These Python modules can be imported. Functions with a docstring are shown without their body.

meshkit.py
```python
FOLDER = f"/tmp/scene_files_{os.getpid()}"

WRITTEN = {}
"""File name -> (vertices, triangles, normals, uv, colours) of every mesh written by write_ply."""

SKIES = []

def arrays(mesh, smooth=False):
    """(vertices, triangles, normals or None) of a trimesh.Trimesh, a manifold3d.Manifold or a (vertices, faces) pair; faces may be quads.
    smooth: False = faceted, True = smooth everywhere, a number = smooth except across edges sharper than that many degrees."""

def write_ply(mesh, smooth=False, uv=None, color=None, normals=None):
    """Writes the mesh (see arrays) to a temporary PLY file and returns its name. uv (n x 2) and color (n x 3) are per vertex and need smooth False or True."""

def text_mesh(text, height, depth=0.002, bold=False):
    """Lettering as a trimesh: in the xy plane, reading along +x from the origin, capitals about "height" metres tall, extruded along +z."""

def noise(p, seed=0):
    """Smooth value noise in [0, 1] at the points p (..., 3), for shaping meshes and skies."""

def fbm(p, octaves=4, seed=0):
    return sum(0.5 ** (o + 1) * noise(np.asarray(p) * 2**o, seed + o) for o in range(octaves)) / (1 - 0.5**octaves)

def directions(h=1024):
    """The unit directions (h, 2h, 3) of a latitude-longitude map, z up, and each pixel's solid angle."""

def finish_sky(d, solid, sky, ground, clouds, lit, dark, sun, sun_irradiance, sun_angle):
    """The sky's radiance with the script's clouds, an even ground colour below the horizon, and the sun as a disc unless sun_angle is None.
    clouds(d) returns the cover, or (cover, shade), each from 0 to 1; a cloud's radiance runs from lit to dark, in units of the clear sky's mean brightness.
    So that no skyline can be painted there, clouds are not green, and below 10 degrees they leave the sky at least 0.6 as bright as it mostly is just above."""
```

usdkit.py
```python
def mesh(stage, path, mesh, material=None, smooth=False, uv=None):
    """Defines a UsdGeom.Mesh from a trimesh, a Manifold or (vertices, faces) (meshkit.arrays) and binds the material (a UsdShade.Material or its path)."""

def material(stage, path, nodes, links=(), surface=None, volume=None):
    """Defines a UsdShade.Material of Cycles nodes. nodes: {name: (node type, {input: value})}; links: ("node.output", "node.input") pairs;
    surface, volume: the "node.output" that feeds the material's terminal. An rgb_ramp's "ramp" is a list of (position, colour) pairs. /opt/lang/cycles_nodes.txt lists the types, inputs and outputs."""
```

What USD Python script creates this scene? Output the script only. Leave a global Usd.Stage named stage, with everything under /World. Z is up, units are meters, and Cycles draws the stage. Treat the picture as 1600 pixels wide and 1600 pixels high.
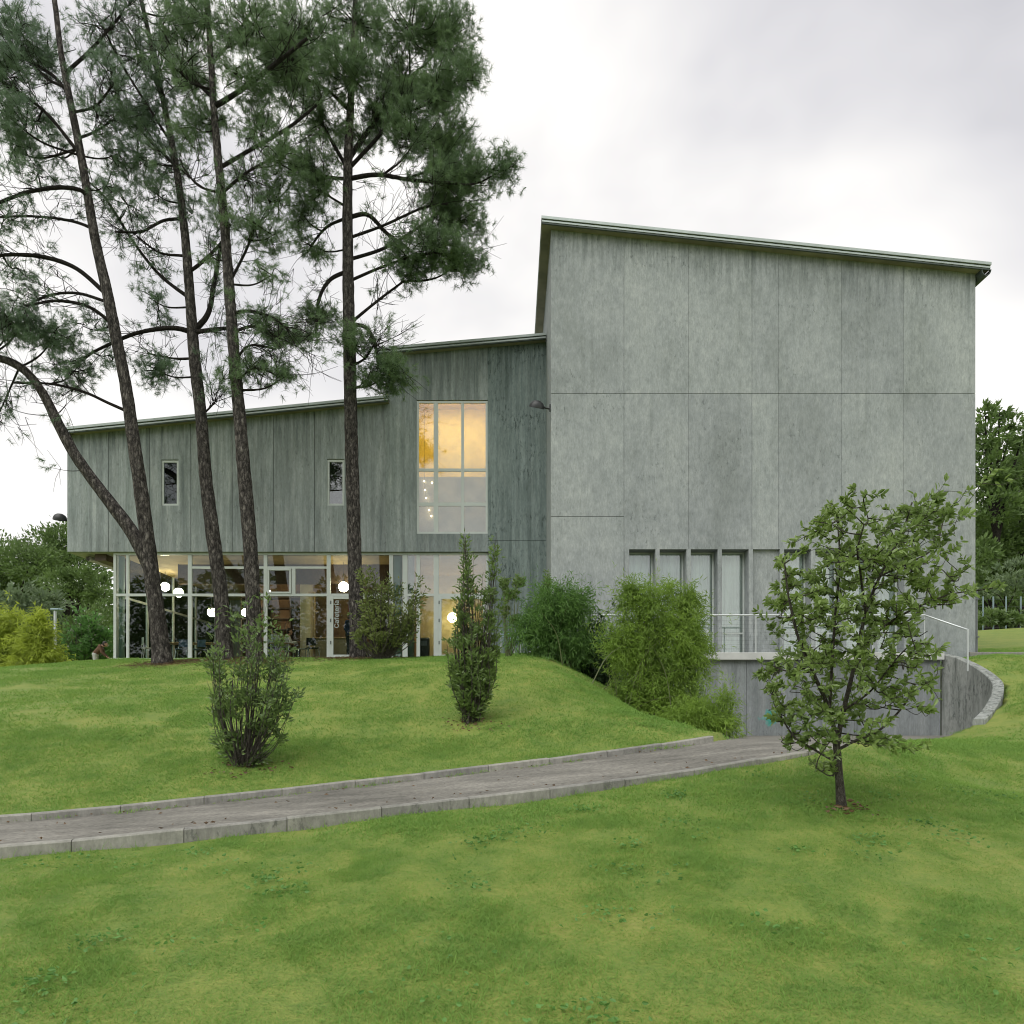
import math
import numpy as np
import trimesh
import manifold3d as m3
from shapely.geometry import Polygon, Point, box as sbox
from shapely import contains_xy
from scipy.interpolate import RBFInterpolator, RegularGridInterpolator
from scipy.spatial import cKDTree
import meshkit
import usdkit
from pxr import Gf, Sdf, Usd, UsdGeom, UsdLux, UsdShade, Vt

# ------------------------------------------------------------------ camera, sky, sun, exposure
stage = Usd.Stage.CreateInMemory()
UsdGeom.SetStageUpAxis(stage, UsdGeom.Tokens.z)
UsdGeom.SetStageMetersPerUnit(stage, 1.0)
UsdGeom.Xform.Define(stage, '/World')
UsdGeom.Scope.Define(stage, '/World/Looks')

EYE = 1.55                      # eye height; all heights below are given relative to the eye
F, CX, CY = 1140.0, 800.0, 1115.0     # measured focal length and principal point (1600 px photograph)

cam = UsdGeom.Camera.Define(stage, '/World/camera')
cam.CreateHorizontalApertureAttr(36.0)
cam.CreateVerticalApertureAttr(36.0)
cam.CreateFocalLengthAttr(36.0 * F / 1600)
cam.CreateVerticalApertureOffsetAttr(36.0 * (CY - 800) / 1600)
cam.CreateClippingRangeAttr(Gf.Vec2f(0.1, 3000))
cam.CreateExposureAttr(0.65)
cx = UsdGeom.Xformable(cam)
cx.AddTranslateOp().Set(Gf.Vec3d(0, 0, EYE))
cx.AddRotateXOp().Set(90.0)

SUN_DIR = np.array([-0.38, -0.62, 1.0]); SUN_DIR /= np.linalg.norm(SUN_DIR)
SUN_EL, SUN_ROT = math.asin(SUN_DIR[2]), math.atan2(SUN_DIR[0], SUN_DIR[1])


def material(name, nodes, links, surface='p.BSDF'):
    return usdkit.material(stage, '/World/Looks/' + name, nodes, links, surface=surface)


dome = UsdLux.DomeLight.Define(stage, '/World/sky')
dome.GetPrim().SetCustomDataByKey('kind', 'structure')
sky_m = usdkit.material(stage, '/World/Looks/overcast_sky', {
    'sky': ('sky_texture', {'sky_type': 'single_scattering', 'sun_disc': False, 'sun_elevation': SUN_EL, 'sun_rotation': SUN_ROT}),
    'tc': ('texture_coordinate', {}),
    'map': ('mapping', {'mapping_type': 'point', 'location': (14.3, 5.1, 0.5), 'scale': (1.0, 1.0, 1.6)}),
    'n': ('noise_texture', {'scale': 1.5, 'detail': 5.0, 'roughness': 0.45, 'distortion': 0.2}),
    'r': ('rgb_ramp', {'ramp': [(0.28, (0.44, 0.44, 0.475)), (0.40, (0.66, 0.65, 0.665)), (0.51, (0.90, 0.88, 0.85)), (0.62, (1.0, 0.985, 0.955))]}),
    'gain': ('mix', {'mix_type': 'multiply', 'fac': 1.0, 'color2': (7.9, 7.9, 7.9)}),
    'mx': ('mix', {'mix_type': 'mix', 'fac': 0.94}),
    'bg': ('background_shader', {'strength': 0.10}),
}, [('tc.generated', 'map.vector'), ('map.vector', 'n.vector'), ('n.fac', 'r.fac'), ('r.color', 'gain.color1'),
    ('sky.color', 'mx.color1'), ('gain.color', 'mx.color2'), ('mx.color', 'bg.color')], surface='bg.background')
UsdShade.MaterialBindingAPI.Apply(dome.GetPrim()).Bind(sky_m)

sun = UsdLux.DistantLight.Define(stage, '/World/sun')
sun.CreateNormalizeAttr(True)
sun.CreateIntensityAttr(0.40)
sun.CreateAngleAttr(60.0)
sun.CreateColorAttr(Gf.Vec3f(1.0, 0.985, 0.96))
d = -SUN_DIR
q = Gf.Rotation(Gf.Vec3d(0, 0, -1), Gf.Vec3d(*map(float, d)))
UsdGeom.Xformable(sun).AddOrientOp(UsdGeom.XformOp.PrecisionDouble).Set(Gf.Quatd(q.GetQuat()))

# ------------------------------------------------------------------ helpers
used = {}


def numbered(path):
    n = used.get(path, -1) + 1
    used[path] = n
    return path if n == 0 else f'{path}_{n:03d}'


def W(px, py, Y):
    """Point of the place seen at photograph pixel (px, py) at distance Y (height relative to the eye)."""
    return np.array([(px - CX) / F * Y, Y, (CY - py) / F * Y])


LOC = {}


def setdata(prim, **kw):
    for k, v in kw.items():
        if v:
            prim.SetCustomDataByKey(k, v)
    return prim


def thing(name, label, cat, loc=(0, 0, 0), group=None, rotz=0.0, kind=None):
    path = numbered('/World/' + name)
    x = UsdGeom.Xform.Define(stage, path)
    loc = np.asarray(loc, float)
    x.AddTranslateOp().Set(Gf.Vec3d(float(loc[0]), float(loc[1]), float(loc[2]) + EYE))
    if rotz:
        x.AddRotateZOp().Set(math.degrees(rotz))
    LOC[path] = loc
    return setdata(x.GetPrim(), label=label, category=cat, group=group, kind=kind)


def root_loc(path):
    return LOC.get('/' + '/'.join(path.split('/')[1:3]))


def obj(name, mesh, mat, parent=None, smooth=False, local=False, **kw):
    """One Mesh prim. Vertices in world coordinates relative to the eye, unless local."""
    base = '/World' if parent is None else str(parent.GetPath() if hasattr(parent, 'GetPath') else parent)
    path = numbered(base + '/' + name)
    v, f = (np.asarray(mesh.vertices), np.asarray(mesh.faces)) if hasattr(mesh, 'vertices') else mesh
    v = np.array(v, float)
    if not local:
        v = v - root_loc(path) if parent is not None else v + [0, 0, EYE]
    m = usdkit.mesh(stage, path, (v, f), mat, smooth=smooth)
    p = m.GetPrim()
    setdata(p, **kw)
    return p


def dup(root, loc, rotz=0.0, label=None, group=None):
    was = root.GetCustomData()
    r = thing(root.GetName(), label or was['label'], was['category'], loc, group or was.get('group'), rotz)
    r.GetReferences().AddInternalReference(root.GetPath())
    r.SetInstanceable(True)
    return r


class MB:
    """Collects shapes into one mesh."""

    def __init__(self):
        self.v, self.f, self.n = [], [], 0

    def add(self, v, f):
        v, f = np.asarray(v, float), np.asarray(f, int)
        if f.shape[1] == 4:
            f = np.vstack([f[:, [0, 1, 2]], f[:, [0, 2, 3]]])
        self.v.append(v); self.f.append(f + self.n); self.n += len(v)
        return self

    def tm(self, t):
        return self.add(t.vertices, t.faces)

    def box(self, x0, x1, y0, y1, z0, z1, ch=0.0):
        if ch > 0:
            pts = []
            for sx, a in ((1, x0), (-1, x1)):
                for sy, b in ((1, y0), (-1, y1)):
                    for sz, c in ((1, z0), (-1, z1)):
                        pts += [(a + sx * ch, b + sy * ch, c), (a + sx * ch, b, c + sz * ch), (a, b + sy * ch, c + sz * ch)]
            h = m3.Manifold.hull_points(np.array(pts)).to_mesh()
            return self.add(h.vert_properties[:, :3], h.tri_verts)
        v = [(x, y, z) for x in (x0, x1) for y in (y0, y1) for z in (z0, z1)]
        f = [(0, 1, 3, 2), (4, 6, 7, 5), (0, 4, 5, 1), (2, 3, 7, 6), (0, 2, 6, 4), (1, 5, 7, 3)]
        return self.add(v, f)

    def prism(self, poly, y0, y1):
        """Polygon (shapely or list) in the xz plane, extruded from y0 to y1."""
        if not isinstance(poly, Polygon):
            poly = Polygon(poly)
        t = trimesh.creation.extrude_polygon(poly, y1 - y0, engine='earcut')
        v = np.array(t.vertices)
        return self.add(np.c_[v[:, 0], y0 + v[:, 2], v[:, 1]], t.faces[:, ::-1])

    def tube(self, pts, r, n=10, cap=True, rough=0.0, seed=0, sub=1):
        v, f = tube(pts, r, n, cap, rough, seed, sub)
        return self.add(v, f)

    def get(self):
        return np.vstack(self.v), np.vstack(self.f)


def spline(pts, sub):
    pts = np.asarray(pts, float)
    if sub <= 1 or len(pts) < 3:
        return pts
    P = np.vstack([2 * pts[0] - pts[1], pts, 2 * pts[-1] - pts[-2]])
    out = []
    for i in range(1, len(P) - 2):
        t = np.linspace(0, 1, sub, endpoint=False)[:, None]
        a, b, c, e = P[i - 1], P[i], P[i + 1], P[i + 2]
        out.append(0.5 * (2 * b + (c - a) * t + (2 * a - 5 * b + 4 * c - e) * t ** 2 + (3 * b - a - 3 * c + e) * t ** 3))
    return np.vstack(out + [pts[-1:]])


def tube(pts, r, n=10, cap=True, rough=0.0, seed=0, sub=1):
    pts = np.asarray(pts, float)
    r = np.broadcast_to(np.asarray(r, float), (len(pts),))
    s = spline(np.c_[pts, r], sub)
    pts, r = s[:, :3], np.maximum(s[:, 3], 1e-4)
    t = np.gradient(pts, axis=0)
    t /= np.maximum(np.linalg.norm(t, axis=1, keepdims=True), 1e-9)
    up = np.array([0, 0, 1.0]) if abs(t[0, 2]) < 0.9 else np.array([0, 1.0, 0])
    a = np.cross(up, t[0]); a /= np.linalg.norm(a)
    A = [a]
    for k in range(1, len(pts)):
        a = A[-1] - t[k] * (A[-1] @ t[k]); A.append(a / np.linalg.norm(a))
    A = np.array(A); B = np.cross(t, A)
    ph = np.linspace(0, 2 * math.pi, n, endpoint=False)
    ring = (np.cos(ph)[None, :, None] * A[:, None] + np.sin(ph)[None, :, None] * B[:, None])
    rr = np.repeat(r[:, None], n, 1)
    if rough:
        q = pts[:, None] + ring * r[:, None, None]
        rr = rr * (1 + rough * (meshkit.fbm(np.c_[q.reshape(-1, 3)] * [9, 9, 3.2], 3, seed).reshape(rr.shape) - 0.5) * 2)
    v = (pts[:, None] + ring * rr[..., None]).reshape(-1, 3)
    k = np.arange(len(pts) - 1)[:, None] * n
    j = np.arange(n)[None]
    f = np.stack([k + j, k + (j + 1) % n, k + n + (j + 1) % n, k + n + j], -1).reshape(-1, 4)
    f = np.vstack([f[:, [0, 1, 2]], f[:, [0, 2, 3]]])
    if cap:
        v = np.vstack([v, pts[:1], pts[-1:]])
        c0, c1 = len(v) - 2, len(v) - 1
        jj = np.arange(n)
        f = np.vstack([f, np.c_[np.full(n, c0), (jj + 1) % n, jj],
                       np.c_[np.full(n, c1), len(pts) * n - n + jj, len(pts) * n - n + (jj + 1) % n]])
    return v, f


def lathe(profile, n=24, axis=2):
    """Profile: (r, h) pairs."""
    p = np.asarray(profile, float)
    ph = np.linspace(0, 2 * math.pi, n, endpoint=False)
    v = np.stack([p[:, None, 0] * np.cos(ph), p[:, None, 0] * np.sin(ph), np.repeat(p[:, 1:2], n, 1)], -1).reshape(-1, 3)
    k = np.arange(len(p) - 1)[:, None] * n; j = np.arange(n)[None]
    return v, np.stack([k + j, k + (j + 1) % n, k + n + (j + 1) % n, k + n + j], -1).reshape(-1, 4)


# ------------------------------------------------------------------ materials
def plain(name, col, rough=0.6, metallic=0.0, var=0.12, scale=3.0, spec=0.4):
    c = np.array(col)
    return material(name, {
        'g': ('geometry', {}), 'n': ('noise_texture', {'scale': scale, 'detail': 5.0, 'roughness': 0.6}),
        'r': ('rgb_ramp', {'ramp': [(0.3, tuple(c * (1 - var))), (0.7, tuple(np.minimum(c * (1 + var), 1)))]}),
        'p': ('principled_bsdf', {'roughness': rough, 'metallic': metallic, 'specular_ior_level': spec}),
    }, [('g.position', 'n.vector'), ('n.fac', 'r.fac'), ('r.color', 'p.base_color')])


def emitter(name, col, strength):
    return material(name, {'e': ('emission', {'color': col, 'strength': strength})}, [], surface='e.emission')


def concrete(name, dark, base, light, board=0.06, pit=0.5, pitlo=0.60, streak=1.0, panel=0.06, stain=(0.62, 0.64, 0.60), stains=0.5, grain=0.1, roofline=None):
    return material(name, {
        'g': ('geometry', {}),
        'mS': ('mapping', {'scale': (2.4, 2.4, 2.4 * grain)}), 'nS': ('noise_texture', {'scale': 2.1, 'detail': 9.0, 'roughness': 0.72}),
        'rS': ('rgb_ramp', {'ramp': [(0.28, dark), (0.5, base), (0.74, light)]}),
        'mB': ('mapping', {'scale': (1.0, 1.0, 0.55)}), 'nB': ('noise_texture', {'scale': 0.55, 'detail': 6.0, 'roughness': 0.6}),
        'rB': ('rgb_ramp', {'ramp': [(0.3, (0.80, 0.81, 0.79)), (0.5, (1, 1, 1)), (0.7, (1.12, 1.11, 1.09))]}),
        'xB': ('mix', {'mix_type': 'multiply', 'fac': 1.0}),
        'mP': ('mapping', {'scale': (1.0, 1.0, 0.42)}), 'nP': ('noise_texture', {'scale': 11.0, 'detail': 5.0, 'roughness': 0.72}),
        'rP': ('rgb_ramp', {'ramp': [(pitlo, (0, 0, 0)), (pitlo + 0.08, (1, 1, 1))]}),
        'nM': ('noise_texture', {'scale': 0.8, 'detail': 3.0}), 'rM': ('rgb_ramp', {'ramp': [(0.42, (0, 0, 0)), (0.62, (1, 1, 1))]}),
        'mm': ('math', {'math_type': 'multiply'}), 'mm2': ('math', {'math_type': 'multiply', 'value2': pit}),
        'xP': ('mix', {'mix_type': 'multiply', 'color2': (0.34, 0.37, 0.36)}),
        'sx': ('separate_xyz', {}), 'bx': ('math', {'math_type': 'multiply', 'value2': 7.3}), 'fl': ('math', {'math_type': 'floor'}),
        'wn': ('white_noise_texture', {'dimensions': '1D'}),
        'rW': ('rgb_ramp', {'ramp': [(0, (1 - board,) * 3), (1, (1 + board * 0.6,) * 3)]}),
        'xW': ('mix', {'mix_type': 'multiply', 'fac': 1.0}),
        'oi': ('object_info', {}), 'rO': ('rgb_ramp', {'ramp': [(0, (1 - panel, 1 - panel, 1 - panel * 0.9)), (1, (1 + panel * 0.6, 1 + panel * 0.6, 1 + panel * 0.4))]}),
        'xO': ('mix', {'mix_type': 'multiply', 'fac': 1.0}),
        'mT': ('mapping', {'scale': (1.6, 1.6, 0.07), 'location': (3.1, 0, 0)}), 'nT': ('noise_texture', {'scale': 1.9, 'detail': 5.0, 'roughness': 0.7}),
        'rT': ('rgb_ramp', {'ramp': [(0.56, (0, 0, 0)), (0.70, (1, 1, 1))]}), 'mt': ('math', {'math_type': 'multiply', 'value2': stains}),
        'xT': ('mix', {'mix_type': 'multiply', 'color2': stain}),
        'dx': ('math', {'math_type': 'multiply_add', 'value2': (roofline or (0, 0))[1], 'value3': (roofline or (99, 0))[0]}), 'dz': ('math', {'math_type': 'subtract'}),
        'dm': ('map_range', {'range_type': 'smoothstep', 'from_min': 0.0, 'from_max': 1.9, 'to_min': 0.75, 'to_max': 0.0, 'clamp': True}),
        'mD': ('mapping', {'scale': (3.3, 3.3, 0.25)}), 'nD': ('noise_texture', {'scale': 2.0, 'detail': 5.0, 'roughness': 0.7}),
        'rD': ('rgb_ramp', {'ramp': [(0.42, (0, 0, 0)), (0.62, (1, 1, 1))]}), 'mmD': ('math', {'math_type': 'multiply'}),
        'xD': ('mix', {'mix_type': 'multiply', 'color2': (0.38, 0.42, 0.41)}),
        'nG': ('noise_texture', {'scale': 45.0, 'detail': 4.0}), 'ad': ('math', {'math_type': 'add'}),
        'mF': ('mapping', {'scale': (1.0, 1.0, 0.3)}), 'nF': ('noise_texture', {'scale': 22.0, 'detail': 5.0, 'roughness': 0.75}), 'rF': ('rgb_ramp', {'ramp': [(0.34, (0.84, 0.84, 0.83)), (0.66, (1.14, 1.14, 1.14))]}), 'xF': ('mix', {'mix_type': 'multiply', 'fac': 1.0}),
        'b': ('bump', {'strength': 0.35, 'distance': 0.01}),
        'p': ('principled_bsdf', {'roughness': 0.82, 'specular_ior_level': 0.3}),
    }, [('g.position', 'mS.vector'), ('mS.vector', 'nS.vector'), ('nS.fac', 'rS.fac'), ('g.position', 'mB.vector'), ('mB.vector', 'nB.vector'),
        ('nB.fac', 'rB.fac'), ('rS.color', 'xB.color1'), ('rB.color', 'xB.color2'), ('g.position', 'mP.vector'), ('mP.vector', 'nP.vector'),
        ('nP.fac', 'rP.fac'), ('g.position', 'nM.vector'), ('nM.fac', 'rM.fac'), ('rP.color', 'mm.value1'), ('rM.color', 'mm.value2'), ('mm.value', 'mm2.value1'),
        ('mm2.value', 'xP.fac'), ('xB.color', 'xP.color1'), ('g.position', 'sx.vector'), ('sx.x', 'bx.value1'), ('bx.value', 'fl.value1'), ('fl.value', 'wn.w'),
        ('wn.value', 'rW.fac'), ('xP.color', 'xW.color1'), ('rW.color', 'xW.color2'), ('oi.random', 'rO.fac'), ('xW.color', 'xO.color1'), ('rO.color', 'xO.color2'),
        ('g.position', 'mT.vector'), ('mT.vector', 'nT.vector'), ('nT.fac', 'rT.fac'), ('rT.color', 'mt.value1'), ('mt.value', 'xT.fac'), ('xO.color', 'xT.color1'),
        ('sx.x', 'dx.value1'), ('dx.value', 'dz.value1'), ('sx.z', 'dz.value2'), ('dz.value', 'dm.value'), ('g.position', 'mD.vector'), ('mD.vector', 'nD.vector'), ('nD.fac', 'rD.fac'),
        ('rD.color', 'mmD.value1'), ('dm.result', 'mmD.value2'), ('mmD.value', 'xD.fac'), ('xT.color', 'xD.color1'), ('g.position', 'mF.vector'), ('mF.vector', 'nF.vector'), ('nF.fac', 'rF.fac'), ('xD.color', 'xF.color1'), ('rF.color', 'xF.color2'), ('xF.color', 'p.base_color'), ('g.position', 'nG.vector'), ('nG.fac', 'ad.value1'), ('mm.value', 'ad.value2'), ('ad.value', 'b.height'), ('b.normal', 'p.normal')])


def leaf(name, cols, trans=0.25, rough=0.5, spec=0.35):
    """cols: ramp of colours over single leaves."""
    ramp = [(i / (len(cols) - 1), c) for i, c in enumerate(cols)]
    return material(name, {
        'g': ('geometry', {}), 'r': ('rgb_ramp', {'ramp': ramp}),
        'n': ('noise_texture', {'scale': 1.3, 'detail': 2.0}), 'rn': ('rgb_ramp', {'ramp': [(0.3, (0.78, 0.8, 0.8)), (0.7, (1.18, 1.15, 1.05))]}),
        'x': ('mix', {'mix_type': 'multiply', 'fac': 1.0}),
        'p': ('principled_bsdf', {'roughness': rough, 'specular_ior_level': spec}), 't': ('translucent_bsdf', {}), 'm': ('mix_closure', {'fac': trans}),
    }, [('g.random_per_island', 'r.fac'), ('g.position', 'n.vector'), ('n.fac', 'rn.fac'), ('r.color', 'x.color1'), ('rn.color', 'x.color2'),
        ('x.color', 'p.base_color'), ('x.color', 't.color'), ('p.BSDF', 'm.closure1'), ('t.BSDF', 'm.closure2')], surface='m.closure')


def bark(name, dark, base, light, scale=7.0):
    return material(name, {
        'g': ('geometry', {}), 'mp': ('mapping', {'scale': (1, 1, 0.38)}),
        'v': ('voronoi_texture', {'feature': 'distance_to_edge', 'scale': scale * 1.7, 'randomness': 1.0, 'detail': 1.5}), 'n': ('noise_texture', {'scale': scale * 1.6, 'detail': 6.0, 'roughness': 0.65}),
        'ad': ('vector_math', {'vector_math_type': 'add'}) if False else ('mix', {'mix_type': 'add', 'fac': 0.22}),
        'rv': ('rgb_ramp', {'ramp': [(0.0, (0.25, 0.25, 0.25)), (0.12, (0.8, 0.8, 0.8)), (0.35, (1.1, 1.1, 1.1))]}),
        'rn': ('rgb_ramp', {'ramp': [(0.3, dark), (0.52, base), (0.72, light)]}),
        'x': ('mix', {'mix_type': 'multiply', 'fac': 1.0}), 'b': ('bump', {'strength': 0.9, 'distance': 0.04}),
        'p': ('principled_bsdf', {'roughness': 0.9, 'specular_ior_level': 0.15}),
    }, [('g.position', 'mp.vector'), ('mp.vector', 'n.vector'), ('mp.vector', 'ad.color1'), ('n.color', 'ad.color2'), ('ad.color', 'v.vector'), ('v.distance', 'rv.fac'), ('n.fac', 'rn.fac'),
        ('rv.color', 'x.color1'), ('rn.color', 'x.color2'), ('x.color', 'p.base_color'), ('rv.color', 'b.height'), ('b.normal', 'p.normal')])


def glass(name, refl=0.10, tint=(0.86, 0.92, 0.90)):
    return material(name, {
        'fr': ('fresnel', {'IOR': 1.52}), 'ad': ('math', {'math_type': 'add', 'value2': refl, 'use_clamp': True}),
        'g': ('geometry', {}), 'n': ('noise_texture', {'scale': 0.7, 'detail': 1.0}), 'b': ('bump', {'strength': 0.02, 'distance': 0.05}),
        't': ('transparent_bsdf', {'color': tint}), 's': ('glossy_bsdf', {'roughness': 0.012, 'color': (0.95, 0.97, 0.97)}), 'm': ('mix_closure', {}),
    }, [('fr.fac', 'ad.value1'), ('ad.value', 'm.fac'), ('t.BSDF', 'm.closure1'), ('s.BSDF', 'm.closure2'), ('g.position', 'n.vector'),
        ('n.fac', 'b.height'), ('b.normal', 's.normal')], surface='m.closure')


def grass_mat(name, blade, seed=0.0):
    nodes = {
        'g': ('geometry', {}), 'mp': ('mapping', {'scale': (1, 1, 0.4), 'location': (1.7, 0.0, 0)}),
        'n1': ('noise_texture', {'scale': 0.62, 'detail': 6.0, 'roughness': 0.66}),
        'n2': ('noise_texture', {'scale': 2.6, 'detail': 6.0, 'roughness': 0.7}),
        'n3': ('noise_texture', {'scale': 30.0, 'detail': 4.0, 'roughness': 0.7}),
        'mx': ('mix_float', {'fac': 0.68}), 'mx2': ('mix_float', {'fac': 0.56 if blade else 0.3}),
        'r': ('rgb_ramp', {'ramp': [(0.24, (0.15, 0.28, 0.062)), (0.38, (0.22, 0.35, 0.072)), (0.48, (0.305, 0.415, 0.085)), (0.57, (0.40, 0.46, 0.105)),
                                    (0.69, (0.48, 0.475, 0.15)), (0.82, (0.54, 0.46, 0.24))]}),
        'p': ('principled_bsdf', {'roughness': 0.7, 'specular_ior_level': 0.25}),
    }
    links = [('g.position', 'mp.vector'), ('mp.vector', 'n1.vector'), ('mp.vector', 'n2.vector'), ('g.position', 'n3.vector'),
             ('n1.fac', 'mx.a'), ('n2.fac', 'mx.b'), ('mx.result', 'mx2.a'), ('mx2.result', 'r.fac')]
    if blade:
        nodes.update({'t': ('translucent_bsdf', {}), 'm': ('mix_closure', {'fac': 0.45}),
                      'ri': ('map_range', {'from_min': 0.0, 'from_max': 1.0, 'to_min': 0.16, 'to_max': 0.80}),
                      'hs': ('hsv', {}), 'r7': ('math', {'math_type': 'multiply', 'value2': 7.31}), 'r8': ('math', {'math_type': 'fraction'}), 'r9': ('map_range', {'from_min': 0.0, 'from_max': 1.0, 'to_min': 1.0, 'to_max': 1.72})})
        links += [('g.random_per_island', 'ri.value'), ('ri.result', 'mx2.b'), ('g.random_per_island', 'r7.value1'), ('r7.value', 'r8.value1'), ('r8.value', 'r9.value'), ('r9.result', 'hs.value'), ('r.color', 'hs.color'), ('hs.color', 'p.base_color'), ('hs.color', 't.color'), ('p.BSDF', 'm.closure1'), ('t.BSDF', 'm.closure2')]
        return material(name, nodes, links, surface='m.closure')
    nodes.update({'b': ('bump', {'strength': 0.8, 'distance': 0.05}), 'hs': ('hsv', {'value': 0.57})})
    links += [('n3.fac', 'mx2.b'), ('r.color', 'hs.color'), ('hs.color', 'p.base_color'), ('n3.fac', 'b.height'), ('b.normal', 'p.normal')]
    return material(name, nodes, links)


M = {}
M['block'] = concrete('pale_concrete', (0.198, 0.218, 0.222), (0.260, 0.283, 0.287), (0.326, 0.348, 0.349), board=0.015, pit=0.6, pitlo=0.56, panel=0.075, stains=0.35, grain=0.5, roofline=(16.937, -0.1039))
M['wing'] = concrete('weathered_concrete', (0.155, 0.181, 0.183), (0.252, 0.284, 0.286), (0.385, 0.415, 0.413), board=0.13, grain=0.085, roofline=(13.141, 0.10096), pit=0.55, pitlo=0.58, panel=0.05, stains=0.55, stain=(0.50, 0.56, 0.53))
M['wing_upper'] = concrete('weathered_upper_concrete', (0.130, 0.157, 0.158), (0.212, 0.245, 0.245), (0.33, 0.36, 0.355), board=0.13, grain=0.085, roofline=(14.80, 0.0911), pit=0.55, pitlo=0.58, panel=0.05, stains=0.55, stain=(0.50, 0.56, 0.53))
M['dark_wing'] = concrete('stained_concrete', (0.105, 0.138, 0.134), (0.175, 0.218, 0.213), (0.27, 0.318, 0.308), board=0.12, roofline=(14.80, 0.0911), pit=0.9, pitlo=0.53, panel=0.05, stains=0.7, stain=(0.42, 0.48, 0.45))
M['retain'] = concrete('retaining_concrete', (0.15, 0.168, 0.172), (0.21, 0.23, 0.236), (0.28, 0.30, 0.302), board=0.04, pit=0.5, panel=0.08, stains=0.6, stain=(0.5, 0.53, 0.52))
M['mossy'] = concrete('mossy_concrete', (0.12, 0.135, 0.12), (0.26, 0.275, 0.26), (0.34, 0.35, 0.33), board=0.02, pit=0.9, pitlo=0.5, panel=0.03, stains=1.0, stain=(0.16, 0.18, 0.16))
M['kerb'] = concrete('kerb_concrete', (0.16, 0.157, 0.142), (0.235, 0.231, 0.21), (0.315, 0.31, 0.28), board=0.0, pit=0.6, pitlo=0.55, panel=0.14, stains=0.2, grain=0.8)
M['core'] = plain('core_concrete', (0.17, 0.185, 0.19), 0.9)
M['joint'] = plain('dark_joint', (0.05, 0.055, 0.055), 0.95)
M['soffit'] = plain('brown_soffit', (0.20, 0.185, 0.13), 0.85, scale=1.2, var=0.3)
M['soffit_pale'] = plain('pale_soffit', (0.36, 0.345, 0.32), 0.85)
M['fascia'] = plain('zinc_fascia', (0.34, 0.385, 0.37), 0.45, 0.25, 0.1)
M['slot'] = plain('dark_roof_edge', (0.06, 0.075, 0.07), 0.7)
M['frame'] = plain('painted_frame', (0.46, 0.50, 0.475), 0.45, 0.0, 0.05)
M['steel'] = plain('rail_steel', (0.52, 0.55, 0.55), 0.35, 0.5, 0.06)
M['column'] = plain('teal_column', (0.13, 0.225, 0.19), 0.5, 0.0, 0.1)
M['glass'] = glass('clear_glass', 0.015)
M['glass_mirror'] = glass('reflective_glass', 0.12, (0.88, 0.9, 0.88))
M['glass_dim'] = glass('curtained_glass', 0.10, (0.95, 0.98, 0.97))
M['curtain'] = plain('pale_curtain', (0.62, 0.68, 0.65), 0.9, var=0.06)
M['blind'] = leaf('white_blind', [(0.72, 0.71, 0.68), (0.72, 0.71, 0.68)], 0.45, 0.9, 0.1)
M['black'] = plain('black_metal', (0.018, 0.02, 0.02), 0.4)
M['dark_pipe'] = plain('grey_downpipe', (0.10, 0.11, 0.115), 0.5)
M['slab'] = plain('slab_concrete', (0.42, 0.43, 0.41), 0.85, scale=2.0)
M['bark'] = bark('pine_bark', (0.030, 0.027, 0.025), (0.115, 0.103, 0.094), (0.27, 0.25, 0.225))
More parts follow.
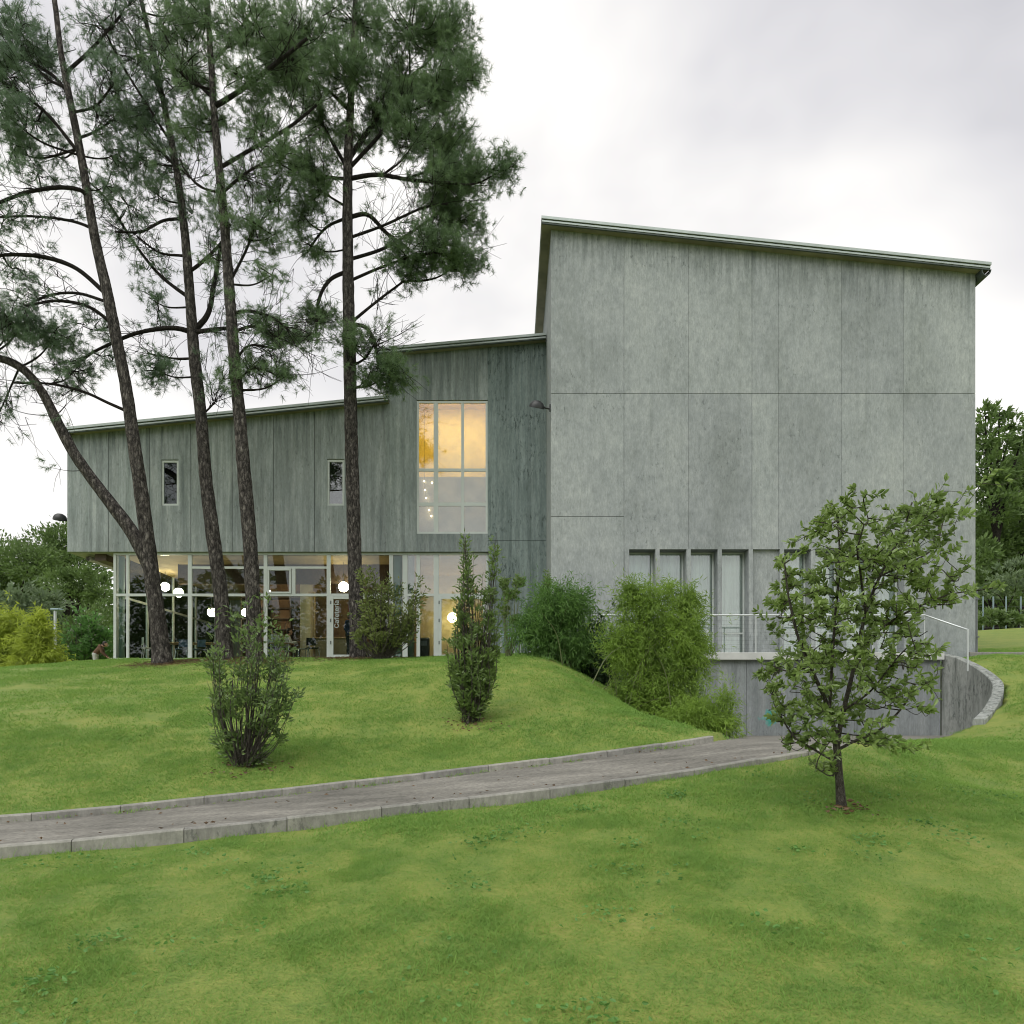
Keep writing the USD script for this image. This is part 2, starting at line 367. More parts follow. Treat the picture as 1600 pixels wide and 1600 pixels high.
M['bark_thin'] = bark('branch_bark', (0.022, 0.02, 0.018), (0.055, 0.048, 0.042), (0.10, 0.088, 0.075), 14.0)
M['bark_grey'] = bark('young_bark', (0.09, 0.08, 0.065), (0.20, 0.18, 0.15), (0.33, 0.31, 0.27), 22.0)
M['needle'] = leaf('pine_needles', [(0.126, 0.201, 0.094), (0.193, 0.285, 0.125), (0.281, 0.367, 0.143), (0.388, 0.434, 0.155)], 0.35)
M['needle_blue'] = leaf('bluish_needles', [(0.123, 0.193, 0.114), (0.186, 0.270, 0.153), (0.258, 0.345, 0.179), (0.350, 0.405, 0.179)], 0.35)
M['far_pine'] = leaf('distant_pine_needles', [(0.115, 0.183, 0.056), (0.202, 0.295, 0.078), (0.346, 0.426, 0.110)], 0.3)
M['far_grey'] = leaf('grey_green_leaves', [(0.151, 0.210, 0.116), (0.235, 0.302, 0.162), (0.336, 0.386, 0.216)], 0.35)
M['shrub'] = leaf('shrub_leaves', [(0.133, 0.206, 0.061), (0.224, 0.316, 0.086), (0.343, 0.421, 0.116), (0.606, 0.610, 0.215)], 0.35, 0.38, 0.5)
M['shrub_dark'] = leaf('dark_shrub_leaves', [(0.130, 0.201, 0.065), (0.217, 0.306, 0.089), (0.334, 0.410, 0.122), (0.579, 0.590, 0.232)], 0.35, 0.38, 0.5)
M['olive'] = leaf('olive_leaves', [(0.169, 0.212, 0.070), (0.271, 0.319, 0.100), (0.389, 0.425, 0.151), (0.525, 0.514, 0.240)], 0.35)
M['broad'] = leaf('broad_leaves', [(0.177, 0.259, 0.074), (0.300, 0.392, 0.102), (0.439, 0.513, 0.133), (0.705, 0.622, 0.182), (0.809, 0.475, 0.172)], 0.38, 0.36, 0.55)
M['bamboo'] = leaf('bamboo_leaves', [(0.204, 0.320, 0.055), (0.314, 0.432, 0.070), (0.464, 0.544, 0.095), (0.631, 0.625, 0.142)], 0.45)
M['bamboo_dark'] = leaf('deep_green_bamboo_leaves', [(0.109, 0.217, 0.052), (0.201, 0.319, 0.067), (0.328, 0.435, 0.089)], 0.42)  # darker green than the other bamboo leaves
M['bamboo_yellow'] = leaf('golden_leaves', [(0.36, 0.44, 0.07), (0.50, 0.58, 0.09), (0.66, 0.70, 0.14), (0.40, 0.54, 0.10)], 0.5)
M['flower'] = leaf('pale_blossom', [(0.42, 0.44, 0.36), (0.62, 0.62, 0.55)], 0.3)
M['bright_bush'] = leaf('fresh_leaves', [(0.121, 0.254, 0.072), (0.203, 0.370, 0.108), (0.344, 0.507, 0.180), (0.547, 0.663, 0.324)], 0.4)
M['pink'] = leaf('reddish_leaves', [(0.25, 0.05, 0.07), (0.40, 0.12, 0.12)], 0.3)
M['culm'] = plain('bamboo_culm', (0.10, 0.12, 0.045), 0.5)
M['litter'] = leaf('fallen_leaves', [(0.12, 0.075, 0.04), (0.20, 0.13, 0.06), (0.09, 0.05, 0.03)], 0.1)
M['deep'] = leaf('painted_shade_leaves', [(0.03, 0.06, 0.02), (0.05, 0.09, 0.03), (0.08, 0.13, 0.045)], 0.2)  # leaf colour darkened to paint the shade in the gap between bamboo clumps
M['clover'] = leaf('clover_leaves', [(0.110, 0.240, 0.056), (0.176, 0.320, 0.080), (0.264, 0.400, 0.120), (0.374, 0.440, 0.176)], 0.3)
M['ground'] = grass_mat('lawn_ground', False)
M['blade'] = grass_mat('grass_blades', True)
M['path'] = material('worn_paving', {
    'g': ('geometry', {}), 'mp': ('mapping', {'rotation': (0, 0, -0.33), 'scale': (0.75, 1.7, 1.0)}),
    'n': ('noise_texture', {'scale': 1.0, 'detail': 7.0, 'roughness': 0.65}), 'n2': ('noise_texture', {'scale': 16.0, 'detail': 7.0, 'roughness': 0.8}),
    'r': ('rgb_ramp', {'ramp': [(0.3, (0.10, 0.098, 0.088)), (0.5, (0.165, 0.160, 0.144)), (0.68, (0.235, 0.228, 0.205))]}),
    'r2': ('rgb_ramp', {'ramp': [(0.32, (0.55, 0.55, 0.54)), (0.68, (1.42, 1.4, 1.36))]}), 'x': ('mix', {'mix_type': 'multiply', 'fac': 1.0}),
    'b': ('bump', {'strength': 0.5, 'distance': 0.015}), 'p': ('principled_bsdf', {'roughness': 0.88, 'specular_ior_level': 0.25}),
}, [('g.position', 'mp.vector'), ('mp.vector', 'n.vector'), ('g.position', 'n2.vector'), ('n.fac', 'r.fac'), ('n2.fac', 'r2.fac'), ('r.color', 'x.color1'),
    ('r2.color', 'x.color2'), ('x.color', 'p.base_color'), ('n2.fac', 'b.height'), ('b.normal', 'p.normal')])
M['ceiling'] = plain('cafe_ceiling', (0.40, 0.30, 0.14), 0.8, scale=1.0, var=0.25)
M['inner_dark'] = plain('cafe_back_wall', (0.24, 0.14, 0.085), 0.85, scale=1.5, var=0.45)
M['inner_olive'] = plain('olive_plaster', (0.20, 0.18, 0.12), 0.85, scale=0.8, var=0.25)
M['cream'] = plain('cream_plaster', (0.62, 0.52, 0.34), 0.85)
M['ochre'] = plain('ochre_plaster', (0.80, 0.58, 0.13), 0.85)
M['floor'] = plain('cafe_floor', (0.16, 0.13, 0.10), 0.5)
M['wood'] = plain('pale_wood', (0.40, 0.27, 0.14), 0.5, scale=8.0)
M['dark_wood'] = plain('dark_wood', (0.07, 0.045, 0.03), 0.5, scale=8.0, var=0.3)
M['red'] = plain('crimson_cloth', (0.23, 0.02, 0.04), 0.8)
M['blue'] = plain('blue_seat', (0.06, 0.10, 0.17), 0.6)
M['white'] = plain('white_plastic', (0.62, 0.63, 0.60), 0.45, var=0.04)
M['paper'] = plain('white_paper', (0.7, 0.7, 0.66), 0.8, var=0.03)
M['chrome'] = plain('chrome', (0.6, 0.62, 0.62), 0.2, 1.0)
M['globe'] = emitter('lamp_globe', (1.0, 0.83, 0.56), 26.0)
M['warm_panel'] = emitter('warm_light_panel', (1.0, 0.80, 0.38), 20.0)
M['small_bulb'] = emitter('small_bulb', (1.0, 0.8, 0.5), 8.0)
M['skin'] = plain('skin', (0.42, 0.25, 0.18), 0.55, var=0.05)
M['hair'] = plain('dark_hair', (0.02, 0.015, 0.012), 0.6)
M['black_cloth'] = plain('black_cloth', (0.018, 0.018, 0.025), 0.9)
M['navy_cloth'] = plain('navy_cloth', (0.02, 0.03, 0.08), 0.9)
M['pale_cloth'] = plain('pale_blue_cloth', (0.42, 0.50, 0.56), 0.9)
M['white_cloth'] = plain('white_cloth', (0.6, 0.62, 0.62), 0.9)
M['brown_cloth'] = plain('brown_cloth', (0.10, 0.055, 0.035), 0.9)
M['grey_cloth'] = plain('grey_cloth', (0.36, 0.37, 0.36), 0.9)
M['bench'] = plain('blue_grey_metal', (0.20, 0.27, 0.29), 0.45, 0.3)
M['teal_paint'] = material('teal_spray_paint', {
    'g': ('geometry', {}), 'n': ('noise_texture', {'scale': 2.6, 'detail': 6.0, 'roughness': 0.75}), 'tc': ('texture_coordinate', {}),
    'ln': ('vector_math', {'math_type': 'length'}), 'mr': ('map_range', {'from_min': 0.15, 'from_max': 0.62, 'to_min': 0.16, 'to_max': -0.2, 'clamp': True}),
    'ad': ('math', {'math_type': 'add'}), 'rr': ('map_range', {'from_min': 0.56, 'from_max': 0.74, 'to_min': 0.0, 'to_max': 0.55, 'clamp': True}),
    'p': ('principled_bsdf', {'base_color': (0.05, 0.30, 0.25), 'roughness': 0.7}), 't': ('transparent_bsdf', {'color': (1, 1, 1)}), 'm': ('mix_closure', {}),
}, [('g.position', 'n.vector'), ('tc.object', 'ln.vector1'), ('ln.value', 'mr.value'), ('mr.result', 'ad.value1'), ('n.fac', 'ad.value2'), ('ad.value', 'rr.value'),
    ('rr.result', 'm.fac'), ('t.BSDF', 'm.closure1'), ('p.BSDF', 'm.closure2')], surface='m.closure')

# ------------------------------------------------------------------ the ground, the path and its kerbs
YB, YW = 23.0, 26.2            # front planes of the tall block and of the long wing
NT = np.array([-4.5, -2, -0.01, 1.09, 2.96, 5.55, 7.36, 9.38]); NZ = np.array([-1.36, -1.31, -1.259, -1.213, -1.083, -0.904, -0.742, -0.512])
FT = np.array([-4.5, -2, -0.70, 0.72, 3.14, 6.48, 8.82, 9.63]); FZ = np.array([-1.40, -1.325, -1.269, -1.192, -1.002, -0.719, -0.48, -0.38])


def near_pt(t, off=0.0):
    return np.array([-4.9 + 0.946 * t - 0.326 * off, 7.0 + 0.326 * t + 0.946 * off, np.interp(t, NT, NZ)])


def far_pt(t, off=0.0):
    return np.array([-5.68 + 0.946 * t - 0.326 * off, 9.27 + 0.326 * t + 0.946 * off, np.interp(t, FT, FZ)])


ts = np.linspace(-4.5, 9.38, 30)
R = [near_pt(t) - [0, 0, 0.015] for t in ts] + [np.array(p) for p in ((4.65, 10.45, -0.475), (5.3, 11.05, -0.455), (6.5, 12.6, -0.47), (8.0, 14.7, -0.53), (9.4, 16.3, -0.56), (10.75, 17.2, -0.58), (11.62, 17.75, -0.6), (12.2, 18.3, -0.61), (12.7, 18.85, -0.62), (13.08, 19.5, -0.63), (13.2, 20.2, -0.64), (13.22, 21.0, -0.65), (13.05, 21.9, -0.66))]
tf = np.linspace(-4.5, 9.63, 30)
L = [far_pt(t) - [0, 0, 0.10] for t in tf] + [np.array(p) for p in ((3.65, 12.9, -0.475), (3.9, 13.5, -0.49), (4.4, 14.8, -0.52), (4.8, 16.5, -0.56), (5.0, 17.5, -0.58), (5.1, 18.2, -0.59), (5.2, 18.8, -0.6), (5.2, 19.4, -0.61), (5.25, 20.0, -0.62), (5.25, 20.5, -0.63), (5.3, 21.0, -0.64), (5.3, 21.5, -0.65), (5.3, 21.9, -0.66))]
R, L = np.array(R), np.array(L)
nu = 14
u = np.linspace(0, 1, nu + 1)[None, :, None]
P = L[:, None] * (1 - u) + R[:, None] * u
n_i = len(L)
k = np.arange(n_i - 1)[:, None] * (nu + 1); j = np.arange(nu)[None]
pf = np.stack([k + j, k + nu + 1 + j, k + nu + 2 + j, k + 1 + j], -1).reshape(-1, 4)
path = obj('driveway', (P.reshape(-1, 3), pf), M['path'], None, kind='structure', label='narrow worn paved lane climbing between two kerbs to the sunken entrance', category='path')
LOC[str(path.GetPath())] = np.array([0, 0, -EYE])
path_poly = Polygon(np.vstack([L[:, :2], R[::-1, :2]]))
path_tree = cKDTree(P.reshape(-1, 3)[:, :2]); path_z = P.reshape(-1, 3)[:, 2]


def kerb_stone(a, b, w, top_a, top_b, h, out, parent, mat, seed):
    """A kerb stone from a to b (xy), w wide to the side out, slightly chamfered and uneven."""
    rg = np.random.default_rng(seed)
    a, b = np.asarray(a[:2], float), np.asarray(b[:2], float)
    dr = (b - a) / np.linalg.norm(b - a)
    a, b = a + dr * 0.004, b - dr * 0.004
    nrm = np.array([-dr[1], dr[0]]) * out
    da, db = rg.uniform(-0.006, 0.006, 2)
    pts = []
    for p, tz in ((a, top_a + da), (b, top_b + db)):
        for s in (0, 1):
            pp = p + nrm * w * s
            pts.append((*pp, tz - h))
            pts.append((*(pp + nrm * (0.012 if s == 0 else -0.012)), tz))
            pts.append((*pp, tz - 0.014))
    hm = m3.Manifold.hull_points(np.array(pts)).to_mesh()
    return obj('kerb_stone', (hm.vert_properties[:, :3], hm.tri_verts), mat, parent)


off0 = 0.115
for i in range(14):
    t0 = -4.385 + i
    t0, t1 = t0 + 0.0, t0 + 1.0
    a, b = near_pt(t0), near_pt(min(t1, 9.4))
    kerb_stone(a, b, 0.13, a[2], b[2], 0.32, -1, path, M['kerb'], 100 + i)
ce = [near_pt(9.4), (4.65, 10.45, -0.46), (5.3, 11.05, -0.44), (5.95, 11.8, -0.45), (6.5, 12.6, -0.455)]
for i in range(4):
    kerb_stone(ce[i], ce[i + 1], 0.13, ce[i][2], ce[i + 1][2], 0.3, -1, path, M['kerb'], 140 + i)
for i in range(14):
    t0 = -4.37 + i
    a, b = far_pt(t0), far_pt(min(t0 + 1, 9.63))
    kerb_stone(a, b, 0.15, a[2], b[2], 0.3, 1, path, M['kerb'], 160 + i)

# curved end of the retaining wall: plan points with the height of its top
HOOK = np.array([(12.95, 22.0, 1.80), (13.05, 21.5, 1.66), (13.1, 20.9, 1.42), (13.05, 20.2, 1.12), (12.85, 19.55, 0.84), (12.45, 18.95, 0.56), (11.95, 18.35, 0.30), (11.4, 17.75, 0.06), (10.85, 17.2, -0.13)])
HOOK = spline(HOOK, 5)
tl = np.gradient(HOOK[:, :2], axis=0); tl /= np.linalg.norm(tl, axis=1, keepdims=True)
OUT = np.c_[-tl[:, 1], tl[:, 0]]          # to the lawn side
HW = 0.26

ctrl = []


def c(*rows):
    for r in rows:
        ctrl.append(tuple(r))


for x in (-9, -5, -2, 0, 2, 5, 9):
    c((x, -3, -1.55), (x, 0.0, -1.55), (x * 0.6, 3.64, -1.55 + max(x, 0) * 0.004))
for t in np.linspace(-4.5, 9.2, 9):
    a = near_pt(t, -0.35); c((a[0], a[1], a[2] - 0.13 + 0.03 * (t > 7)))
    a = far_pt(t, 0.3); c((a[0], a[1], a[2] - 0.01))
c((-8.5, 4.5, -1.55), (-14, 5, -1.6), (-14, 9.5, -1.3))
c(W(1315, 1265, 7.5), W(1600, 1250, 8.5), W(1450, 1200, 10.5), W(1600, 1400, 5.4), W(1440, 1160, 14.2), (10.6, 16.4, -0.38), W(1600, 1100, 17.5), W(1600, 1158, 13.5), (9.0, 7, -1.1), (13, 11, -0.35), (5.7, 10.7, -0.52), (7.6, 13.2, -0.5))
for i in (6, 12, 18, 24, 30, 36):
    q = HOOK[i] + [*(OUT[i] * 0.7), -0.06]; c(q)
    q = HOOK[i] + [*(OUT[i] * 2.0), 0.02 + 0.02 * (40 - i) / 10]; c(q)
c((14.2, 22.6, 1.72), (16, 22.4, 1.74), (19, 22.4, 1.75), (15, 23.4, 1.93), (19, 23.4, 1.95), W(1560, 1000, 30), W(1560, 982, 38), (22, 30, 3.1), (24, 40, 4.5), (30, 22, 1.6), (26, 12, -0.2), (30, 60, 5.2), (50, 60, 5.2))
# the mound
c(W(380, 1195, 11.3), W(733, 1128, 13.9), W(500, 1080, 17), W(250, 1085, 16.5), W(800, 1072, 16.5), W(100, 1092, 16), W(500, 1032.5, 22), W(270, 1036, 22), W(175, 1041, 22), W(820, 1031, 21), W(650, 1029, 24), W(0, 1052, 20), W(0, 1120, 13.5), W(-150, 1060, 20))
for x in (-14, -11, -8, -5, -2, 0.5):
    c((x, 25.9, 1.93), (x, 30, 1.93))
c(W(0, 1050, 26), W(-120, 1056, 27), (-25, 36, 1.5), (-40, 45, 1.3), (-25, 50, 1.6), (-60, 60, 1.2), (-10, 40, 1.9), (0, 40, 2.0), (8, 40, 2.2), (8, 30, 2.0), (0, 80, 3), (-40, 90, 1.8))
c((3.0, 13.0, -0.32), (2.46, 14, -0.05), (1.5, 17, 0.75), (0.88, 20, 1.5), (3.4, 15, -0.36), (3.9, 17, -0.42), (2.9, 18.3, 0.22), (2.3, 20.5, 0.95), (3.8, 20.8, 0.25), (5.4, 21.5, -0.6), (4.6, 19, -0.5), (1.3, 22.6, 1.75))
ctrl_a = np.array(ctrl)
rbf = RBFInterpolator(ctrl_a[:, :2], ctrl_a[:, 2], kernel='thin_plate_spline', smoothing=0.015)


def axis(lo, hi, a, b, fine):
    inner = np.arange(a, b + 1e-6, fine)
    up, x, s = [], b, fine
    while x < hi:
        s *= 1.35; x += s; up.append(x)
    dn, x, s = [], a, fine
    while x > lo:
        s *= 1.35; x -= s; dn.append(x)
    return np.array(dn[::-1] + list(inner) + up)


gx, gy = axis(-900, 900, -13.5, 16.5, 0.13), axis(-300, 1200, 2.6, 24.2, 0.13)
GX, GY = np.meshgrid(gx, gy, indexing='ij')
q = np.c_[GX.ravel(), GY.ravel()]
qc = np.c_[np.clip(q[:, 0], -45, 40), np.clip(q[:, 1], -8, 75)]
hz = np.empty(len(q))
for s in range(0, len(q), 20000):
    hz[s:s + 20000] = rbf(qc[s:s + 20000])
hz += (meshkit.fbm(np.c_[q * 0.9, np.zeros(len(q))], 3, 7) - 0.5) * 0.07
ground_free = RegularGridInterpolator((gx, gy), hz.reshape(GX.shape), bounds_error=False, fill_value=None)
kerbed = path_poly.buffer(0.02).union(sbox(5.3, 21.3, 13.2, 22.35))
ins = contains_xy(kerbed, q[:, 0], q[:, 1])
_, idx = path_tree.query(q)
hz = np.where(ins, np.minimum(path_z[idx] - 0.10, 9), hz)
# behind the retaining wall the ground is cut for the terrace; under the building it lies low
bl = (q[:, 0] > 1.0) & (q[:, 0] < 14.7) & (q[:, 1] > 22.05) & (q[:, 1] < 36); hz = np.where(bl, np.minimum(hz, 1.5), hz)
wg = (q[:, 0] > -14.4) & (q[:, 0] <= 1.3) & (q[:, 1] > 26.15) & (q[:, 1] < 37); hz = np.where(wg, np.minimum(hz, 1.6), hz)
hv = hz.reshape(GX.shape)
ni, nj = GX.shape
a = (np.arange(ni - 1)[:, None] * nj + np.arange(nj - 1)[None]).ravel()
gf = np.stack([a, a + nj, a + nj + 1, a + 1], -1)
obj('lawn', (np.c_[q, hz], gf), M['ground'], None, smooth=True, kind='structure')


def gz(x, y):
    return float(ground_free((x, y)))


# grass blades: instanced patches on the lawn
def grass_patch(n, size, hmin, hmax, w, seed):
    rg = np.random.default_rng(seed)
    base = np.c_[rg.uniform(-size / 2, size / 2, (n, 2)), np.full(n, -0.012)]
    az = rg.uniform(0, 2 * math.pi, n); h = rg.uniform(hmin, hmax, n) * (0.55 + 0.9 * rg.random(n) ** 2)
    lean = rg.uniform(0.3, 2.2, n); la = rg.uniform(0, 2 * math.pi, n)
    side = np.c_[np.cos(az), np.sin(az), np.zeros(n)] * (w * rg.uniform(0.6, 1.3, n))[:, None] / 2
    lv = np.c_[np.cos(la) * lean, np.sin(la) * lean, np.ones(n)]; lv /= np.linalg.norm(lv, axis=1, keepdims=True)
    mid = base + lv * (h * 0.55)[:, None]
    lv2 = lv + np.c_[np.cos(la), np.sin(la), np.zeros(n)] * 0.6; lv2 /= np.linalg.norm(lv2, axis=1, keepdims=True)
    tip = mid + lv2 * (h * 0.5)[:, None]
    v = np.stack([base - side, base + side, mid + side * 0.8, mid - side * 0.8, tip], 1).reshape(-1, 3)
    o = np.arange(n)[:, None] * 5
    f = np.vstack([o + [0, 1, 2], o + [0, 2, 3], o + [3, 2, 4]])
    return v, f


inst = UsdGeom.PointInstancer.Define(stage, '/World/grass')
setdata(inst.GetPrim(), kind='stuff', label='short patchy green and yellow grass covering the lawns and mound', category='grass')
protos = [(1000, 0.42, 0.013, 0.036, 0.0048, 1), (1000, 0.42, 0.012, 0.032, 0.0052, 2), (640, 0.42, 0.03, 0.075, 0.0055, 3), (520, 0.8, 0.03, 0.065, 0.010, 4), (420, 1.0, 0.035, 0.075, 0.016, 5), (46, 0.13, 0.05, 0.12, 0.006, 6)]
for i, a in enumerate(protos):
    pm = usdkit.mesh(stage, f'/World/grass/blade_patch_{i:03d}' if i else '/World/grass/blade_patch', grass_patch(*a), M['blade'])
    inst.CreatePrototypesRel().AddTarget(pm.GetPath())
rg = np.random.default_rng(11)
keep_out = path_poly.buffer(0.27)
pos, pid, ori = [], [], []


def scatter(n, y0, y1, kinds, yp=1.0):
    y = (rg.uniform(y0 ** (yp + 1), y1 ** (yp + 1), n)) ** (1 / (yp + 1))
    x = rg.uniform(-0.76, 0.74, n) * y
    ok = ~contains_xy(keep_out, x, y) & ~((x > -14.5) & (x < 1.4) & (y > 26)) & ~((x > 5.0) & (x < 13.3) & (y > 21.5))
    for i in np.where(ok)[0]:
        if y[i] > 22 and 1.0 < x[i] < 13.2:
            continue
        hk = np.min(np.hypot(HOOK[:, 0] - x[i], HOOK[:, 1] - y[i]))
        if hk < 0.55 or (x[i] < 13 and y[i] > 17.2 and x[i] > 5.2 and y[i] < 22.2 and x[i] < 9.3 + (y[i] - 16.7) * 0.7):
            continue
        e = 0.12
        z = gz(x[i], y[i]); nx, ny = (gz(x[i] + e, y[i]) - z) / e, (gz(x[i], y[i] + e) - z) / e
        nrm = Gf.Vec3d(-nx, -ny, 1).GetNormalized()
        rot = Gf.Rotation(Gf.Vec3d(0, 0, 1), rg.uniform(0, 360)) * Gf.Rotation(Gf.Vec3d(0, 0, 1), nrm)
        qq = rot.GetQuat(); im = qq.GetImaginary()
        kk = kinds[int(rg.integers(len(kinds)))]
        if kk == 0 and meshkit.fbm(np.array([[x[i] * 1.2, y[i] * 1.2, 0.5]]), 3, 3)[0] > 0.56 and rg.random() < 0.4:
            kk = 2
        pos.append((x[i], y[i], z + EYE)); pid.append(kk)
        ori.append(Gf.Quath(qq.GetReal(), im[0], im[1], im[2]))


scatter(1900, 2.9, 7.5, (0, 0, 1))
scatter(1500, 7.3, 12.8, (3, 3, 1))
scatter(1700, 12.3, 25.5, (4, 4, 3))
for t_ in rg.uniform(-4.3, 9.3, 150):          # ragged tufts against the kerbs
    for fn_, o_ in ((near_pt, -rg.uniform(0.15, 0.24)), (far_pt, rg.uniform(0.18, 0.26))):
        if rg.random() < 0.75:
            p_ = fn_(t_, o_); pos.append((p_[0], p_[1], gz(p_[0], p_[1]) + EYE - 0.01)); pid.append(5)
            qq = Gf.Rotation(Gf.Vec3d(0, 0, 1), rg.uniform(0, 360)).GetQuat(); im = qq.GetImaginary(); ori.append(Gf.Quath(qq.GetReal(), im[0], im[1], im[2]))
inst.CreatePositionsAttr(Vt.Vec3fArray([Gf.Vec3f(*map(float, p)) for p in pos]))
inst.CreateProtoIndicesAttr(Vt.IntArray(pid))
inst.CreateOrientationsAttr(Vt.QuathArray(ori))

# kerb at the right, in line with the block front
t = thing('lawn_kerb', 'straight concrete kerb across the sloping lawn right of the tall block', 'kerb', (14.7, 22.85, 1.75))
for i in range(7):
    x0 = 14.35 + i * 0.98
    kerb_stone((x0, 22.85), (x0 + 0.98, 22.85), 0.14, 1.93, 1.93, 0.35, 1, t, M['kerb'], 300 + i)

# ------------------------------------------------------------------ the building
bld = thing('concrete_building', 'grey concrete building with a tall sloping block and a long low wing', 'building', (0, 23, 1.8))
X0, X1 = (861 - CX) / F * YB, (1524 - CX) / F * YB


def bx(px):
    return (px - CX) / F * YB


def bzz(py):
    return (CY - py) / F * YB


def wx(px):
    return (px - CX) / F * YW


def wz(py):
    return (CY - py) / F * YW


def btop(x):      # underside of the block roof
    return 15.29 + (x - 0.936) * (14.04 - 15.49) / (14.89 - 0.936)


ZT = 1.83
zl = bzz(858)
cols = [861, 975, 1076, 1175, 1216, 1315, 1412, 1524]
z615, z807 = bzz(615), bzz(807)
J = 0.009
JV = 0.0045
mods = [983 + 48.6 * k for k in range(10)]
wx0, wx1 = bx(983), bx(983 + 48.6 * 9 - 6)


def panel(poly, y0, y1, mat, name='panel', **kw):
    return obj(name, MB().prism(poly, y0, y1).get(), mat, bld, **kw)


for i in range(len(cols) - 1):
    xa, xb = bx(cols[i]) + (JV if i else 0), bx(cols[i + 1]) - (JV if i < len(cols) - 2 else 0)
    panel([(xa, z615 + J), (xb, z615 + J), (xb, btop(xb)), (xa, btop(xa))], YB, YB + 0.12, M['block'])
    if i == 0:
        panel([(xa, z807 + J), (xb, z807 + J), (xb, z615 - J), (xa, z615 - J)], YB, YB + 0.12, M['block'])
        panel([(xa, 0.9), (xb, 0.9), (xb, z807 - J), (xa, z807 - J)], YB, YB + 0.12, M['block'])
    elif i == len(cols) - 2:
        xs = wx1
        panel([(xa, z807 + J), (xb, z807 + J), (xb, z615 - J), (xa, z615 - J)], YB, YB + 0.12, M['block'])
        panel([(xs, ZT - 0.9), (xb, ZT - 0.9), (xb, z807 - J), (xa, z807 - J), (xa, zl), (xs, zl)], YB, YB + 0.12, M['block'])
    else:
        panel([(xa, zl), (xb, zl), (xb, z615 - J), (xa, z615 - J)], YB, YB + 0.12, M['block'])
panel([(bx(975) + J, ZT - 0.9), (wx0, ZT - 0.9), (wx0, zl), (bx(975) + J, zl)], YB, YB + 0.12, M['block'])
# the mass behind the panels
mb = MB()
mb.prism([(X0 + 0.02, 0.3), (wx0, 0.3), (wx0, btop(wx0)), (X0 + 0.02, btop(X0))], YB + 0.121, YB + 0.6)
mb.prism([(wx0, zl), (wx1, zl), (wx1, btop(wx1)), (wx0, btop(wx0))], YB + 0.121, YB + 0.6)
mb.prism([(wx1, 0.3), (X1 - 0.02, 0.3), (X1 - 0.02, btop(X1)), (wx1, btop(wx1))], YB + 0.121, YB + 0.6)
obj('joint_backing', mb.get(), M['core'], bld)
mb = MB()
mb.prism([(X0, 0.3), (X0 + 0.3, 0.3), (X0 + 0.3, btop(X0 + 0.3)), (X0, btop(X0))], YB + 0.135, YB + 14)
obj('side_wall', mb.get(), M['block'], bld)
mb = MB(); mb.prism([(X1 - 0.3, 0.3), (X1, 0.3), (X1, btop(X1)), (X1 - 0.3, btop(X1 - 0.3))], YB + 0.135, YB + 14)
obj('side_wall', mb.get(), M['block'], bld)
mb = MB(); mb.prism([(X0 + 0.3, 0.3), (X1 - 0.3, 0.3), (X1 - 0.3, btop(X1 - 0.3)), (X0 + 0.3, btop(X0 + 0.3))], YB + 13.7, YB + 14)
obj('rear_wall', mb.get(), M['block'], bld)
# fins and recessed windows
for k in range(10):
    xa = bx(mods[k]) - 0.15
    if k == 0:
        continue
    obj('fin', MB().box(xa, xa + 0.135, YB - 0.004, YB + 0.62, ZT - 0.3, zl - 0.002, 0.006).get(), M['block'], bld)
for k in range(9):
    xa, xb = (bx(mods[k]) if k == 0 else bx(mods[k]) - 0.013), bx(mods[k + 1]) - 0.152
    if k == 4:
        obj('infill_panel', MB().box(xa, xb, YB + 0.12, YB + 0.3, ZT - 0.3, zl - 0.002).get(), M['block'], bld)
        continue
    fr = MB(); g = 0.05
    y0, y1 = YB + 0.44, YB + 0.50
    fr.box(xa, xa + g, y0, y1, ZT - 0.1, zl - 0.01); fr.box(xb - g, xb, y0, y1, ZT - 0.1, zl - 0.01)
    fr.box(xa + g, xb - g, y0 + 0.002, y1, zl - 0.06, zl - 0.012); fr.box(xa + g, xb - g, y0 + 0.002, y1, 2.55, 2.60)
    w = obj('window', fr.get(), M['frame'], bld)
    obj('pane', MB().box(xa + g, xb - g, YB + 0.468, YB + 0.474, ZT - 0.1, zl - 0.06).get(), M['glass_dim'], w)
    nn = 60; xs = np.linspace(xa, xb, nn); yy = YB + 0.545 + 0.022 * np.sin(np.linspace(0, 1, nn) * 2 * math.pi * (5.5 + k % 3)) + 0.008 * np.sin(xs * 71)
    cv = np.vstack([np.c_[xs, yy, np.full(nn, ZT - 0.2)], np.c_[xs, yy, np.full(nn, zl + 0.05)]])
    cf = [(i, i + 1, nn + i + 1, nn + i) for i in range(nn - 1)]
    obj('curtain', (cv, cf), M['curtain'], w, smooth=True)
obj('ledge', MB().box(wx0, wx1, YB + 0.2, YB + 0.9, ZT - 0.4, ZT - 0.12).get(), M['slab'], bld)
obj('room_back', MB().box(wx0, wx1, YB + 1.0, YB + 1.1, ZT - 0.4, zl + 0.2).get(), M['inner_olive'], bld)

# block roof
sl = (14.04 - 15.49) / (14.89 - 0.936)
rx0, rx1 = 0.936, 14.89


